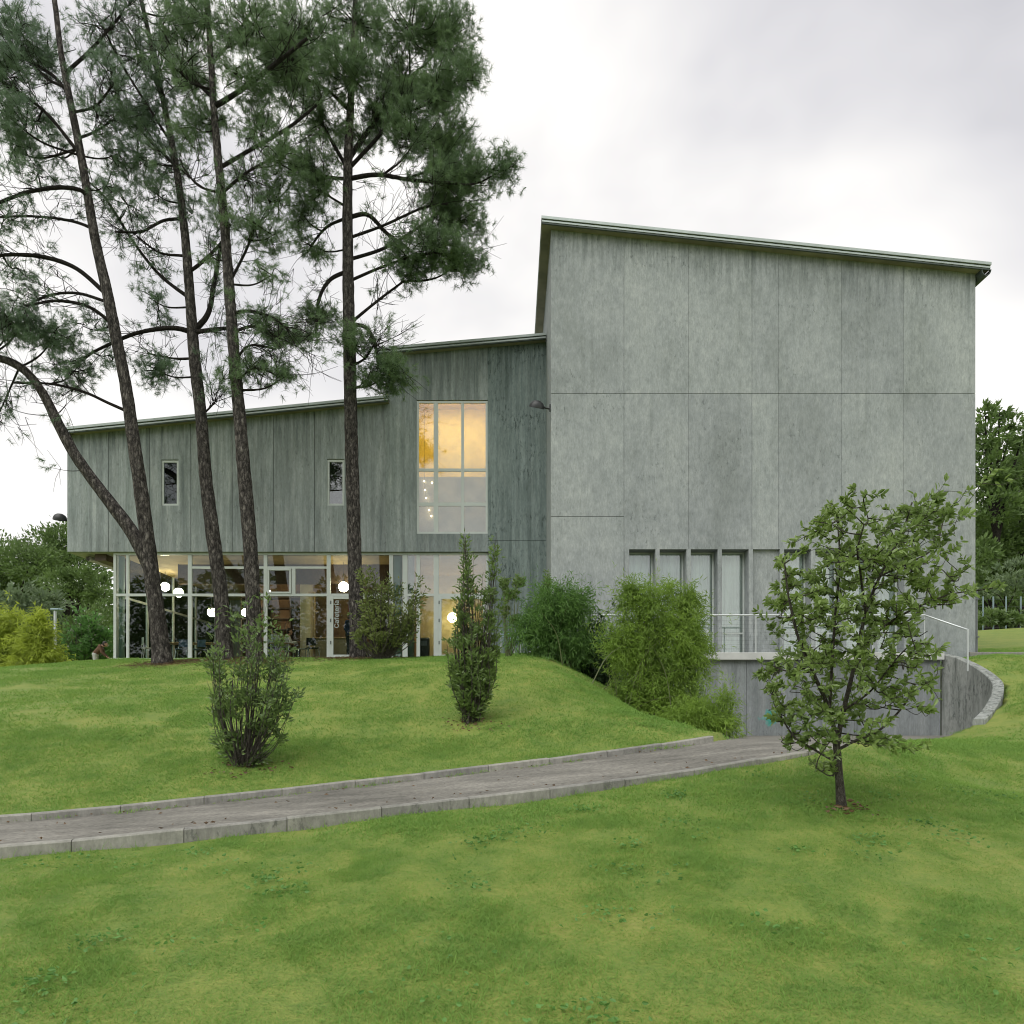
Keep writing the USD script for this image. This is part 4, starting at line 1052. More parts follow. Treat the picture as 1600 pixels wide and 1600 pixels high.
# ------------------------------------------------------------------ people
def person(label, base, rz, J, top, legs, hairm, seated=False):
    """J: joint dictionary in local coordinates, facing -y."""
    t = thing('person', label, 'person', base, None, rz)
    sph = lambda p, r: m3.Manifold.sphere(r, 20).translate([float(x) for x in p])
    bone = lambda a, ra, b, rb: m3.Manifold.batch_hull([sph(a, ra), sph(b, rb)])
    g = {k: np.array(v, float) for k, v in J.items()}

    def limbs(grow):
        o = []
        o.append(m3.Manifold.batch_hull([sph(g['chest'] + [0.13, 0, 0.02], 0.085 + grow), sph(g['chest'] + [-0.13, 0, 0.02], 0.085 + grow), sph(g['pelvis'] + [0.08, 0, 0], 0.105 + grow), sph(g['pelvis'] + [-0.08, 0, 0], 0.105 + grow)]))
        o.append(m3.Manifold.batch_hull([sph(g['chest'] + [0.17, 0, 0.1], 0.055 + grow), sph(g['chest'] + [-0.17, 0, 0.1], 0.055 + grow), sph(g['chest'], 0.1 + grow)]))
        return o
    parts = limbs(0.0)
    parts.append(bone(g['chest'] + [0, 0, 0.1], 0.06, g['head'] - [0, 0, 0.06], 0.052))
    hd = g['head']
    parts.append(m3.Manifold.batch_hull([sph(hd + [0, 0.015, 0.03], 0.092), sph(hd + [0, -0.035, -0.06], 0.055), sph(hd + [0, -0.06, -0.09], 0.028)]))
    parts.append(m3.Manifold.batch_hull([sph(hd + [0, -0.095, 0.01], 0.008), sph(hd + [0, -0.112, -0.03], 0.013)]))
    for s in (-1, 1):
        parts.append(m3.Manifold.sphere(0.022, 12).scale([0.4, 0.8, 1.3]).translate([float(hd[0] + s * 0.088), float(hd[1] + 0.01), float(hd[2] - 0.01)]))
    for s, k in ((-1, 'l'), (1, 'r')):
        sh, el, wr, hp, kn, an = (g[k + x] for x in ('sh', 'el', 'wr', 'hp', 'kn', 'an'))
        parts += [bone(sh, 0.052, el, 0.040), bone(el, 0.039, wr, 0.028), bone(hp, 0.088, kn, 0.058), bone(kn, 0.056, an, 0.038), bone(an - [0, 0, 0.02], 0.04, an + [0, -0.15, -0.045], 0.03)]
        dr = wr - el; dr /= np.linalg.norm(dr)
        sd = np.cross(dr, [0, 0, 1.0]) if abs(dr[2]) < 0.9 else np.array([0, 1.0, 0]); sd /= np.linalg.norm(sd)
        nn = np.cross(sd, dr)
        pc_ = wr + dr * 0.055
        parts.append(m3.Manifold.batch_hull([sph(wr + dr * 0.015, 0.022), sph(pc_ + sd * 0.026 + dr * 0.025, 0.013), sph(pc_ - sd * 0.026 + dr * 0.025, 0.013)]))
        for q, (o, ln) in enumerate(((-0.028, 0.058), (-0.009, 0.072), (0.010, 0.068), (0.028, 0.052))):
            b0 = pc_ + sd * o + dr * 0.028; b1 = b0 + dr * ln * 0.55 + nn * 0.006; b2 = b1 + dr * ln * 0.4 + nn * 0.02
            parts += [bone(b0, 0.0095, b1, 0.0085), bone(b1, 0.0085, b2, 0.007)]
        th0 = wr + dr * 0.03 + sd * 0.024; th1 = th0 + sd * 0.028 + dr * 0.028; parts += [bone(th0, 0.012, th1, 0.010), bone(th1, 0.010, th1 + dr * 0.03 + nn * 0.008, 0.008)]
    body = m3.Manifold.batch_boolean(parts, m3.OpType.Add)
    obj('body', meshkit.arrays(body)[:2], M['skin'], t, smooth=60, local=True)
    shirt = limbs(0.016)
    for k in 'lr':
        shirt += [bone(g[k + 'sh'], 0.068, g[k + 'el'], 0.054), bone(g[k + 'el'], 0.052, g[k + 'wr'] * 0.95 + g[k + 'el'] * 0.05, 0.04)]
    obj('shirt', meshkit.arrays(m3.Manifold.batch_boolean(shirt, m3.OpType.Add))[:2], M[top], t, smooth=60, local=True)
    tr = [m3.Manifold.batch_hull([sph(g['pelvis'] + [0.09, 0, -0.02], 0.125), sph(g['pelvis'] + [-0.09, 0, -0.02], 0.125)])]
    for k in 'lr':
        tr += [bone(g[k + 'hp'], 0.105, g[k + 'kn'], 0.074), bone(g[k + 'kn'], 0.073, g[k + 'an'] + [0, 0, 0.03], 0.056)]
    obj('trousers', meshkit.arrays(m3.Manifold.batch_boolean(tr, m3.OpType.Add))[:2], M[legs], t, smooth=60, local=True)
    sho = [bone(g[k + 'an'] - [0, -0.02, 0.03], 0.05, g[k + 'an'] + [0, -0.16, -0.045], 0.038) for k in 'lr']
    obj('shoes', meshkit.arrays(m3.Manifold.batch_boolean(sho, m3.OpType.Add))[:2], M['black'], t, smooth=60, local=True)
    hr = m3.Manifold.batch_hull([sph(hd + [0, 0.025, 0.045], 0.098), sph(hd + [0, 0.045, -0.02], 0.085)]) - m3.Manifold.cube([0.4, 0.2, 0.2], True).translate([float(hd[0]), float(hd[1] - 0.14), float(hd[2] - 0.06)])
    obj('hair', meshkit.arrays(hr)[:2], M[hairm], t, smooth=60, local=True)
    ey = MB()
    for s in (-1, 1):
        ss = trimesh.creation.icosphere(1, 0.011); ss.apply_translation(hd + [s * 0.032, -0.083, 0.005]); ey.tm(ss)
    ey.box(hd[0] - 0.022, hd[0] + 0.022, hd[1] - 0.093, hd[1] - 0.085, hd[2] - 0.063, hd[2] - 0.057)
    obj('face_features', ey.get(), M['hair'], t, local=True)
    return t


stand = dict(pelvis=(0, 0, 0.96), chest=(0, 0.01, 1.32), head=(0, -0.02, 1.63), lsh=(-0.2, 0.01, 1.42), lel=(-0.25, 0.04, 1.14), lwr=(-0.22, -0.1, 0.92), rsh=(0.2, 0.01, 1.42), rel=(0.26, 0.05, 1.15), rwr=(0.14, -0.18, 1.08),
             lhp=(-0.1, 0, 0.92), lkn=(-0.11, -0.02, 0.5), lan=(-0.12, 0.02, 0.09), rhp=(0.1, 0, 0.92), rkn=(0.12, -0.03, 0.5), ran=(0.14, 0.0, 0.09))
sit = dict(pelvis=(0, 0.1, 0.55), chest=(0, 0.06, 0.92), head=(0, -0.02, 1.22), lsh=(-0.2, 0.05, 1.01), lel=(-0.25, -0.06, 0.76), lwr=(-0.12, -0.28, 0.80), rsh=(0.2, 0.05, 1.01), rel=(0.25, -0.06, 0.76), rwr=(0.1, -0.3, 0.80),
           lhp=(-0.1, 0.06, 0.52), lkn=(-0.12, -0.34, 0.51), lan=(-0.12, -0.32, 0.09), rhp=(0.1, 0.06, 0.52), rkn=(0.12, -0.34, 0.51), ran=(0.13, -0.3, 0.09))
bend = dict(stand, chest=(0, -0.2, 1.22), head=(0, -0.4, 1.42), lsh=(-0.2, -0.22, 1.29), rsh=(0.2, -0.22, 1.29), lel=(-0.23, -0.3, 1.02), lwr=(-0.2, -0.46, 0.86), rel=(0.23, -0.3, 1.02), rwr=(0.2, -0.46, 0.86))
person('person in black standing inside the lettered glass door', fl(547, 27.2), 1.2, stand, 'navy_cloth', 'black_cloth', 'hair')
person('person in pale blue shirt seated at the left of the cafe table', fl(428, 28.4), -1.9, sit, 'pale_cloth', 'navy_cloth', 'hair')
person('person in white shirt seated at the right of the cafe table', fl(452, 28.5), 1.7, sit, 'white_cloth', 'black_cloth', 'hair')
chair('white cafe chair under the person in pale blue', fl(426, 28.45), -1.9, M['white'], M['chrome'], 'cafe chairs')
chair('white cafe chair under the person in white', fl(454, 28.5), 1.7, M['white'], M['chrome'], 'cafe chairs')

# ------------------------------------------------------------------ plants
def leaves(P, D, length, width, rg, droop=0.0, fold=0.3, n=4):
    """One folded leaf at every point P pointing along D."""
    P, D = np.asarray(P, float), np.asarray(D, float).copy()
    k = len(P)
    D[:, 2] -= droop
    D /= np.maximum(np.linalg.norm(D, axis=1, keepdims=True), 1e-9)
    ln = length * rg.uniform(0.7, 1.25, k)[:, None]; wd = width * rg.uniform(0.75, 1.2, k)[:, None]
    rnd = rg.normal(size=(k, 3)); rnd[:, 2] += 0.9
    S = np.cross(D, rnd); S /= np.maximum(np.linalg.norm(S, axis=1, keepdims=True), 1e-9)
    N = np.cross(S, D)
    b = P; m = P + D * ln * 0.45 - N * ln * 0.02; tip = P + D * ln - N * ln * 0.14
    l = m + S * wd / 2 + N * wd * fold * 0.5; r = m - S * wd / 2 + N * wd * fold * 0.5
    if n == 4:
        v = np.stack([b, l, tip, r], 1).reshape(-1, 3)
        o = np.arange(k)[:, None] * 4
        return v, np.vstack([o + [0, 2, 1], o + [0, 3, 2]])
    m2 = P + D * ln * 0.74 - N * ln * 0.06
    l2 = m2 + S * wd * 0.38 + N * wd * fold * 0.35; r2 = m2 - S * wd * 0.38 + N * wd * fold * 0.35
    l1 = P + D * ln * 0.3 + S * wd * 0.45 + N * wd * fold * 0.4; r1 = P + D * ln * 0.3 - S * wd * 0.45 + N * wd * fold * 0.4
    v = np.stack([b, l1, l2, tip, r2, r1], 1).reshape(-1, 3)
    o = np.arange(k)[:, None] * 6
    return v, np.vstack([o + [0, 2, 1], o + [0, 3, 2], o + [0, 4, 3], o + [0, 5, 4]])


def tufts(P, D, n, length, width, rg, spread=1.0):
    """Needle tufts: n needles at every point, fanning around D."""
    k = len(P)
    D = D / np.maximum(np.linalg.norm(D, axis=1, keepdims=True), 1e-9)
    R_ = rg.normal(size=(k, n, 3)); R_ /= np.linalg.norm(R_, axis=2, keepdims=True)
    d = D[:, None] * rg.uniform(0.2, 1.2, (k, n, 1)) + R_ * spread; d /= np.linalg.norm(d, axis=2, keepdims=True)
    base = P[:, None] + D[:, None] * rg.uniform(-0.12, 0.06, (k, n, 1))
    L_ = length * rg.uniform(0.65, 1.2, (k, n, 1))
    s = np.cross(d, rg.normal(size=(k, n, 3))); s /= np.maximum(np.linalg.norm(s, axis=2, keepdims=True), 1e-9)
    tip = base + d * L_; tip[..., 2] -= 0.12 * L_[..., 0]
    v = np.stack([base - s * width / 2, base + s * width / 2, tip], 2).reshape(-1, 3)
    return v, np.arange(len(v)).reshape(-1, 3)


def in_ellipsoid(rg, k, shell=0.0):
    u = rg.normal(size=(k, 3)); u /= np.linalg.norm(u, axis=1, keepdims=True)
    return u * (shell + (1 - shell) * rg.random((k, 1)) ** (1 / 2.6))


def pix(pts, Y, dy=0.0, seed=0):
    """Pixel polyline (px, py[, half width]) at distance Y to points and radii; the line wanders in depth by dy."""
    pts = np.asarray(pts, float)
    n = len(pts)
    ys = Y + np.linspace(0, 1, n) * dy
    P = np.array([W(p[0], p[1], y) for p, y in zip(pts, ys)])
    r = pts[:, 2] / F * ys if pts.shape[1] > 2 else None
    return P, r


def pine(label, Y, trunk, limbs, lobes, needle, seed, tuft=(34, 0.18, 0.0105), density=1.0):
    rg = np.random.default_rng(seed)
    Pt, rt = pix(trunk, Y)
    rt = rt * 0.83
    Pt[0, 2] = gz(Pt[0, 0], Pt[0, 1]) - 0.25
    rt[0] *= 1.12
    t = thing('pine_tree', label, 'tree', (Pt[0, 0], Pt[0, 1], Pt[0, 2] + 0.25), 'tall pines on the mound before the wing')
    Pt = np.vstack([Pt[:1], Pt[0] + (Pt[1] - Pt[0]) * 0.3, Pt[1:]]); rt = np.r_[rt[0] * 1.28, rt[0] * 0.96, rt[1:]]
    tv, tf_ = tube(Pt, rt, 22, rough=0.10, seed=seed, sub=14)
    obj('trunk', (tv, tf_), M['bark'], t, smooth=True)
    skel = [spline(Pt, 6)]
    tw, Ptf, Dtf = MB(), [], []

    def side_twigs(lb, P_, r_):
        ln = spline(P_, 8); m_ = len(ln)
        for _ in range(lb.get('tw', 17)):
            i = int(m_ * rg.uniform(0.3, 0.98)); i = min(i, m_ - 2)
            tan = ln[i + 1] - ln[i]; tan /= max(np.linalg.norm(tan), 1e-6)
            dv = tan * 0.6 + rg.normal(size=3) * 0.55 + [0, 0, 0.15]; L0 = rg.uniform(0.4, 1.3)
            e = ln[i] + dv * L0
            v, f = tube([ln[i], (ln[i] + e) / 2 + rg.normal(size=3) * 0.1 + [0, 0, -0.06], e], [0.013, 0.009, 0.005], 4, cap=False, sub=4)
            tw.add(v, f)
            for _ in range(3):
                e2 = e + rg.normal(size=3) * 0.3; a2 = ln[i] * 0.35 + e * 0.65
                v, f = tube([a2, (a2 + e2) / 2 + rg.normal(size=3) * 0.04, e2], [0.007, 0.006, 0.004], 4, cap=False); tw.add(v, f)
            if rg.random() < 0.55 and not lb.get('bare'):
                k = int(rg.integers(2, 7)); Ptf.append(e + rg.normal(size=(k, 3)) * 0.13); Dtf.append(np.repeat(dv[None], k, 0) + rg.normal(size=(k, 3)) * 0.4 + [0, 0, 0.2])
    for lb in limbs:
        P_, r_ = pix(lb['p'], Y, lb.get('dy', 0.0))
        k = np.argmin(np.linalg.norm(skel[0] - P_[0], axis=1))
        if lb.get('own', True):
            P_[0] = skel[0][k]
        r_ = np.linspace(lb.get('r0', 0.09), lb.get('r1', 0.035), len(P_)) if r_ is None else r_
        r_ = r_ if lb.get('thick') else r_ * 0.8
        v, f = tube(P_, r_, 10, rough=0.10, seed=seed + 3, sub=7)
        obj('limb', (v, f), M['bark' if lb.get('thick') else 'bark_thin'], t, smooth=True)
        side_twigs(lb, P_, r_)
        skel.append(spline(P_, 6))
    sk = np.vstack(skel[:1] + skel[1:])
    for (px, py, rx, ry, cnt, dy) in lobes:
        Yc = Y + dy
        cpt = W(px, py, Yc)
        R3 = np.array([rx, 0.85 * max(rx, ry * 0.8), ry]) / F * Yc
        # limb from the nearest lower skeleton point
        hd_ = np.linalg.norm(sk[:, :2] - cpt[:2], axis=1); vd_ = np.abs(sk[:, 2] - cpt[2])
        dd = np.hypot(hd_, vd_) + np.where(sk[:, 2] > cpt[2] - 0.1, 1.5, 0) + np.maximum(vd_ - 1.1 * hd_, 0) * 3
        k0 = int(np.argmin(dd)); a = sk[k0]
        mid = a * 0.45 + cpt * 0.55 + [0, 0, -0.12 * np.linalg.norm(cpt - a)]
        if np.linalg.norm(cpt - a) > 0.5:
            v, f = tube([a, mid, cpt], np.array([0.042, 0.03, 0.016]) * min(1.4, 0.5 + 0.2 * np.linalg.norm(cpt - a)), 7, sub=5)
            obj('limb', (v, f), M['bark_thin'], t, smooth=True)
        nb = max(3, int(cnt / 8))
        ends = cpt + in_ellipsoid(rg, nb) * R3
        for e in ends:
            src = cpt * 0.55 + a * 0.2 + e * 0.25 if rg.random() < 0.5 else cpt
            m_ = (src + e) / 2 + rg.normal(size=3) * 0.12
            v, f = tube([src, m_, e], [0.018, 0.013, 0.007], 4, cap=False, sub=3)
            tw.add(v, f)
            k = int(rg.poisson(12 * density)) + 4
            tt = rg.random((k, 1)) ** 0.6
            q = m_ * (1 - tt) + e * tt + rg.normal(size=(k, 3)) * [0.20, 0.20, 0.13]
            Ptf.append(q)
            dq = (e - src); dq = dq / max(np.linalg.norm(dq), 1e-6)
            Dtf.append(np.repeat(dq[None], k, 0) * 0.5 + rg.normal(size=(k, 3)) * 0.45 + [0, 0, 0.35])
    if tw.n:
        obj('twigs', tw.get(), M['bark_thin'], t, kind='stuff')
    Ptf, Dtf = np.vstack(Ptf), np.vstack(Dtf)
    v, f = tufts(Ptf, Dtf, tuft[0], tuft[1], tuft[2], rg)
    obj('needles', (v, f), needle, t, kind='stuff')
    return len(f)


Lm = lambda p, **k: dict(p=p, **k)
tri = 0
DENS = [0.47, 0.45, 0.50, 0.80]
tri += pine('forked pine with a second trunk leaning left across the wing', 22.0,
     [(256, 1037, 16.5), (245, 960, 14.5), (236, 890, 13.5), (222, 780, 12.5), (209, 690, 11.5), (196, 600, 10.5), (180, 520, 10), (166, 450, 9.5), (150, 380, 8.5), (138, 310, 7.5), (124, 230, 7), (108, 150, 6), (95, 80, 5), (85, 0, 4.5), (70, -80, 3.5)],
     [Lm([(234, 885, 10.5), (205, 830, 10.5), (160, 770, 9), (120, 715, 8.5), (95, 670, 8), (70, 620, 7), (45, 585, 6.5), (15, 565, 6), (-25, 555, 5)], thick=True, dy=-0.6),
      Lm([(146, 312, 4.5), (125, 297, 4), (90, 293, 4), (45, 300, 3.5), (0, 316, 3), (-30, 330, 2)], dy=-1),
      Lm([(158, 355, 3), (110, 345, 2.6), (50, 338, 2.2), (-20, 340, 2)], dy=0.8),
      Lm([(166, 458, 4.5), (120, 420, 4), (70, 402, 4), (20, 398, 3.2), (-30, 402, 2.5)], dy=-0.6),
      Lm([(170, 470, 3), (120, 458, 2.6), (75, 462, 2.4), (40, 478, 2)], dy=0.7), Lm([(180, 510, 3.2), (140, 480, 3), (90, 470, 2.8), (40, 478, 2)], dy=-0.8),
      Lm([(196, 652, 3.2), (170, 630, 2.8), (130, 612, 2.6), (80, 600, 2.2), (20, 598, 2)], dy=-0.5),
      Lm([(105, 112, 3.5), (140, 80, 3), (175, 40, 2.5), (190, 22, 2)], dy=0.5), Lm([(122, 172, 2.5), (150, 165, 2.2), (178, 130, 1.8)], dy=-0.5),
      Lm([(127, 212, 2.5), (150, 205, 2.2), (180, 185, 1.6)], dy=0.4), Lm([(117, 240, 3.5), (80, 185, 3), (40, 150, 2.4), (0, 125, 2)], dy=-0.6), Lm([(100, 145, 3), (70, 120, 2.6), (40, 80, 2)], dy=0.5),
      Lm([(113, 150, 3), (85, 120, 3), (30, 85, 2)], dy=0.4), Lm([(30, 575, 2), (10, 620, 1.5), (-10, 665, 1)], own=False)],
     [(30, 50, 55, 55, 260, 0.3), (5, 110, 45, 50, 240, -0.6), (75, 90, 45, 50, 130, 0.6), (10, 180, 28, 55, 170, -1.2), (55, 190, 45, 35, 120, 0.4), (150, 40, 45, 45, 110, 0.4), (165, 110, 30, 45, 70, -0.4), (20, 235, 55, 22, 100, 0.2), (90, 245, 40, 30, 60, 0.5),
      (150, 175, 30, 45, 70, -0.3), (185, 240, 30, 45, 80, 0.3), (165, 290, 30, 30, 45, 0), (10, 340, 40, 22, 60, -0.5), (60, 270, 35, 22, 40, 0.3), (25, 420, 30, 26, 40, 0.5), (40, 500, 55, 30, 150, -0.5), (90, 520, 50, 36, 200, 0), (20, 505, 45, 36, 170, -0.8), (120, 575, 38, 24, 100, 0.3), (130, 510, 35, 22, 35, 0.3), (110, 610, 20, 18, 35, 0.1)],
     M['needle_blue'], 21, density=DENS[0])
tri += pine('slender dark pine second from the left, forking high up', 23.0,
     [(352, 1030, 14.5), (345, 930, 13), (332, 830, 12.5), (322, 750, 11.5), (314, 650, 10.5), (304, 560, 10.5), (298, 480, 9), (292, 400, 8), (285, 330, 7), (275, 260, 6), (262, 190, 5.2), (245, 110, 4.5), (225, 20, 3.8), (205, -60, 3)],
     [Lm([(304, 520, 5), (275, 513, 4.5), (240, 515, 4), (200, 525, 3.4), (150, 548, 2.6), (130, 560, 2)], dy=-0.8), Lm([(290, 470, 4), (250, 430, 3), (210, 380, 2.6), (165, 310, 2.2), (140, 285, 1.6)], dy=0.6),
      Lm([(285, 345, 3.2), (255, 345, 2.8), (220, 362, 2.4), (180, 362, 2)], dy=-0.5), Lm([(310, 525, 6), (325, 490, 5), (335, 440, 4), (345, 385, 3.5)], dy=0.4), Lm([(312, 522, 4.5), (335, 515, 4), (360, 512, 3)], dy=-0.3),
      Lm([(296, 430, 3.5), (315, 410, 3.2), (345, 380, 2.6), (360, 350, 2)], dy=-0.4), Lm([(290, 400, 2.6), (250, 395, 2), (215, 370, 1.6)], dy=0.4), Lm([(276, 265, 3), (245, 230, 2.6), (200, 185, 2), (180, 165, 1.6)], dy=0.5),
      Lm([(270, 230, 2.6), (240, 180, 2.2), (190, 100, 2), (160, 40, 1.6)], dy=-0.4), Lm([(258, 170, 2.4), (230, 100, 2), (190, 30, 1.6)], dy=0.3), Lm([(300, 555, 2.6), (270, 560, 2), (230, 552, 1.6)], dy=0.5), Lm([(314, 650, 2.4), (330, 635, 1.6), (338, 625, 1.2)])],
     [(215, 90, 45, 55, 130, 0.3), (250, 110, 45, 50, 170, -0.4), (240, 190, 50, 45, 210, 0.4), (215, 240, 40, 45, 130, -0.3), (270, 260, 40, 45, 130, 0.5), (200, 320, 45, 35, 80, 0.2), (240, 300, 40, 35, 75, -0.3), (175, 265, 25, 30, 45, 0.2), (240, 410, 35, 25, 40, 0.3), (232, 465, 22, 16, 45, 0),
      (240, 575, 30, 32, 130, -0.2), (250, 500, 30, 18, 22, 0.3), (300, 330, 30, 35, 60, 0.2), (170, 555, 24, 14, 30, -0.2), (190, 170, 35, 40, 90, 0.2), (345, 350, 25, 30, 45, 0.2), (275, 20, 50, 45, 140, 0.3), (200, 10, 40, 40, 90, -0.3)],
     M['needle_blue'], 22, density=DENS[1])
tri += pine('straight brown-barked pine third from the left, nearest the bushy shrub', 21.5,
     [(398, 1020, 13.5), (395, 930, 13.5), (390, 840, 13), (383, 760, 12.5), (376, 670, 11.5), (368, 580, 10.5), (361, 490, 10), (356, 420, 9), (349, 330, 8), (341, 250, 7.5), (335, 180, 6.5), (330, 100, 5.5), (325, 20, 4.5), (320, -80, 3.5)],
     [Lm([(362, 490, 3.5), (390, 486, 3), (425, 496, 2.4), (450, 515, 2)], dy=-0.6), Lm([(338, 172, 5), (370, 145, 4.5), (420, 108, 4), (480, 60, 3)], dy=-0.6), Lm([(346, 262, 4), (390, 235, 3.5), (450, 200, 3), (500, 160, 2.2)], dy=0.5),
      Lm([(352, 300, 3), (385, 270, 2.6), (430, 245, 2)], dy=-0.4), Lm([(336, 160, 3.4), (300, 120, 3), (265, 70, 2.2), (250, 30, 2)], dy=0.6), Lm([(333, 140, 2.6), (300, 130, 2), (280, 112, 1.6)], dy=-0.5), Lm([(330, 100, 3), (365, 60, 2.5), (400, 5, 2)], dy=0.4),
      Lm([(360, 440, 2.8), (385, 390, 2.4), (400, 350, 2)], dy=0.5), Lm([(366, 560, 2.6), (390, 540, 2.2), (430, 545, 1.8)], dy=0.3), Lm([(362, 520, 3.2), (400, 510, 2.6), (440, 530, 2)], dy=-0.4), Lm([(372, 590, 2), (400, 575, 1.8), (440, 590, 1.4)], dy=-0.2), Lm([(345, 300, 2.6), (310, 290, 2), (285, 260, 1.6)], dy=0.4)],
     [(320, 30, 65, 45, 260, 0.2), (400, 40, 60, 50, 250, -0.4), (450, 100, 45, 55, 210, 0.3), (300, 110, 50, 45, 190, 0.4), (380, 120, 55, 45, 180, -0.5), (330, 190, 45, 45, 130, 0.5), (400, 200, 45, 45, 150, 0.2), (440, 250, 40, 40, 150, -0.4), (385, 280, 40, 35, 100, 0.4), (305, 200, 30, 40, 90, 0.2), (435, 310, 38, 30, 110, 0.2), (400, 350, 36, 22, 70, -0.2),
      (430, 365, 35, 22, 75, 0.2), (425, 430, 28, 20, 60, -0.2), (405, 500, 32, 20, 50, 0), (440, 525, 35, 25, 105, 0), (450, 585, 26, 26, 75, -0.2), (395, 580, 32, 22, 80, 0.2), (358, 590, 22, 22, 45, -0.2), (350, 300, 22, 60, 60, -0.3), (285, 60, 35, 45, 90, 0.3), (330, 400, 24, 22, 30, 0.2)],
     M['needle'], 23, density=DENS[2])
tri += pine('tall pine with the densest crown, standing left of the big glowing window', 23.5,
     [(562, 1030, 15.5), (556, 930, 13.5), (553, 830, 13), (550, 730, 12.5), (548, 640, 12), (546, 540, 11.5), (544, 440, 10.5), (543, 340, 9.5), (544, 250, 8.5), (548, 160, 6.5), (552, 80, 5.5), (555, 0, 4.5), (557, -90, 3.2)],
     [Lm([(548, 276, 4.5), (590, 273, 4), (640, 281, 3.4), (690, 285, 2.5)], dy=-0.7), Lm([(550, 335, 4.2), (575, 336, 4), (605, 365, 3.4), (640, 390, 2.6)], dy=0.5), Lm([(552, 370, 3), (600, 352, 2.6), (660, 325, 2.2), (700, 318, 1.8)], dy=-0.5),
      Lm([(552, 403, 3.4), (600, 388, 3), (650, 358, 2.6), (690, 330, 2)], dy=0.6), Lm([(552, 440, 3), (590, 420, 2.6), (640, 402, 2), (680, 395, 1.8)], dy=-0.4), Lm([(553, 500, 3), (590, 470, 2.4), (630, 440, 2)], dy=0.3), Lm([(549, 245, 5), (575, 205, 4.4), (605, 165, 3.6), (640, 120, 2.6)], dy=0.6),
      Lm([(550, 265, 4), (590, 215, 3.4), (615, 180, 2.6), (650, 170, 2)], dy=-0.6), Lm([(540, 275, 3.5), (510, 276, 3), (480, 262, 2.4)], dy=-0.4), Lm([(540, 425, 4), (515, 438, 3.6), (498, 470, 3.2), (494, 520, 2.6)], dy=-0.4), Lm([(553, 505, 4), (572, 512, 3.6), (586, 540, 3), (592, 575, 2.4)], dy=-0.8),
      Lm([(538, 262, 3.6), (515, 215, 3.2), (500, 188, 2.6), (470, 150, 2)], dy=0.5), Lm([(541, 344, 3), (515, 352, 2.6), (498, 368, 2.2), (480, 395, 1.6)], dy=0.4), Lm([(547, 180, 3.5), (510, 140, 3), (450, 110, 2.4), (400, 90, 1.8)], dy=-0.4), Lm([(553, 575, 2.6), (570, 560, 2.2), (585, 538, 1.8)], dy=-0.5), Lm([(541, 320, 2.4), (505, 300, 2), (490, 280, 1.6)], dy=-0.2)],
     [(480, 45, 65, 50, 340, -0.5), (560, 40, 70, 50, 380, 0.4), (640, 40, 65, 50, 380, -0.4), (700, 50, 50, 50, 330, 0.3), (725, 110, 32, 55, 190, -0.2), (470, 120, 60, 45, 260, 0.5), (550, 120, 65, 42, 330, -0.6), (630, 120, 60, 45, 360, 0.5), (685, 140, 50, 50, 320, -0.3), (500, 190, 50, 35, 170, 0.3), (600, 180, 50, 32, 190, 0.4), (655, 210, 55, 45, 340, -0.4), (700, 230, 48, 50, 330, 0.4),
      (690, 285, 55, 38, 330, -0.2), (745, 275, 45, 36, 230, 0.2), (785, 265, 32, 32, 120, 0), (720, 345, 45, 38, 280, 0.3), (680, 385, 55, 36, 300, -0.3), (720, 410, 40, 30, 190, 0.1), (635, 400, 35, 24, 110, -0.2), (650, 430, 30, 18, 70, 0.3), (480, 250, 40, 40, 150, -0.3), (470, 330, 34, 34, 120, 0.3), (500, 300, 34, 30, 80, -0.2), (490, 385, 32, 22, 60, 0.1), (495, 495, 36, 28, 130, -0.2), (480, 530, 28, 18, 60, 0.2),
      (548, 535, 20, 28, 90, -0.6), (610, 578, 42, 26, 190, -0.7), (575, 590, 20, 24, 60, -0.4), (560, 215, 35, 30, 90, 0.3), (430, 70, 40, 50, 150, 0.2), (520, 240, 25, 22, 45, 0.3)],
     M['needle'], 24, density=DENS[3])


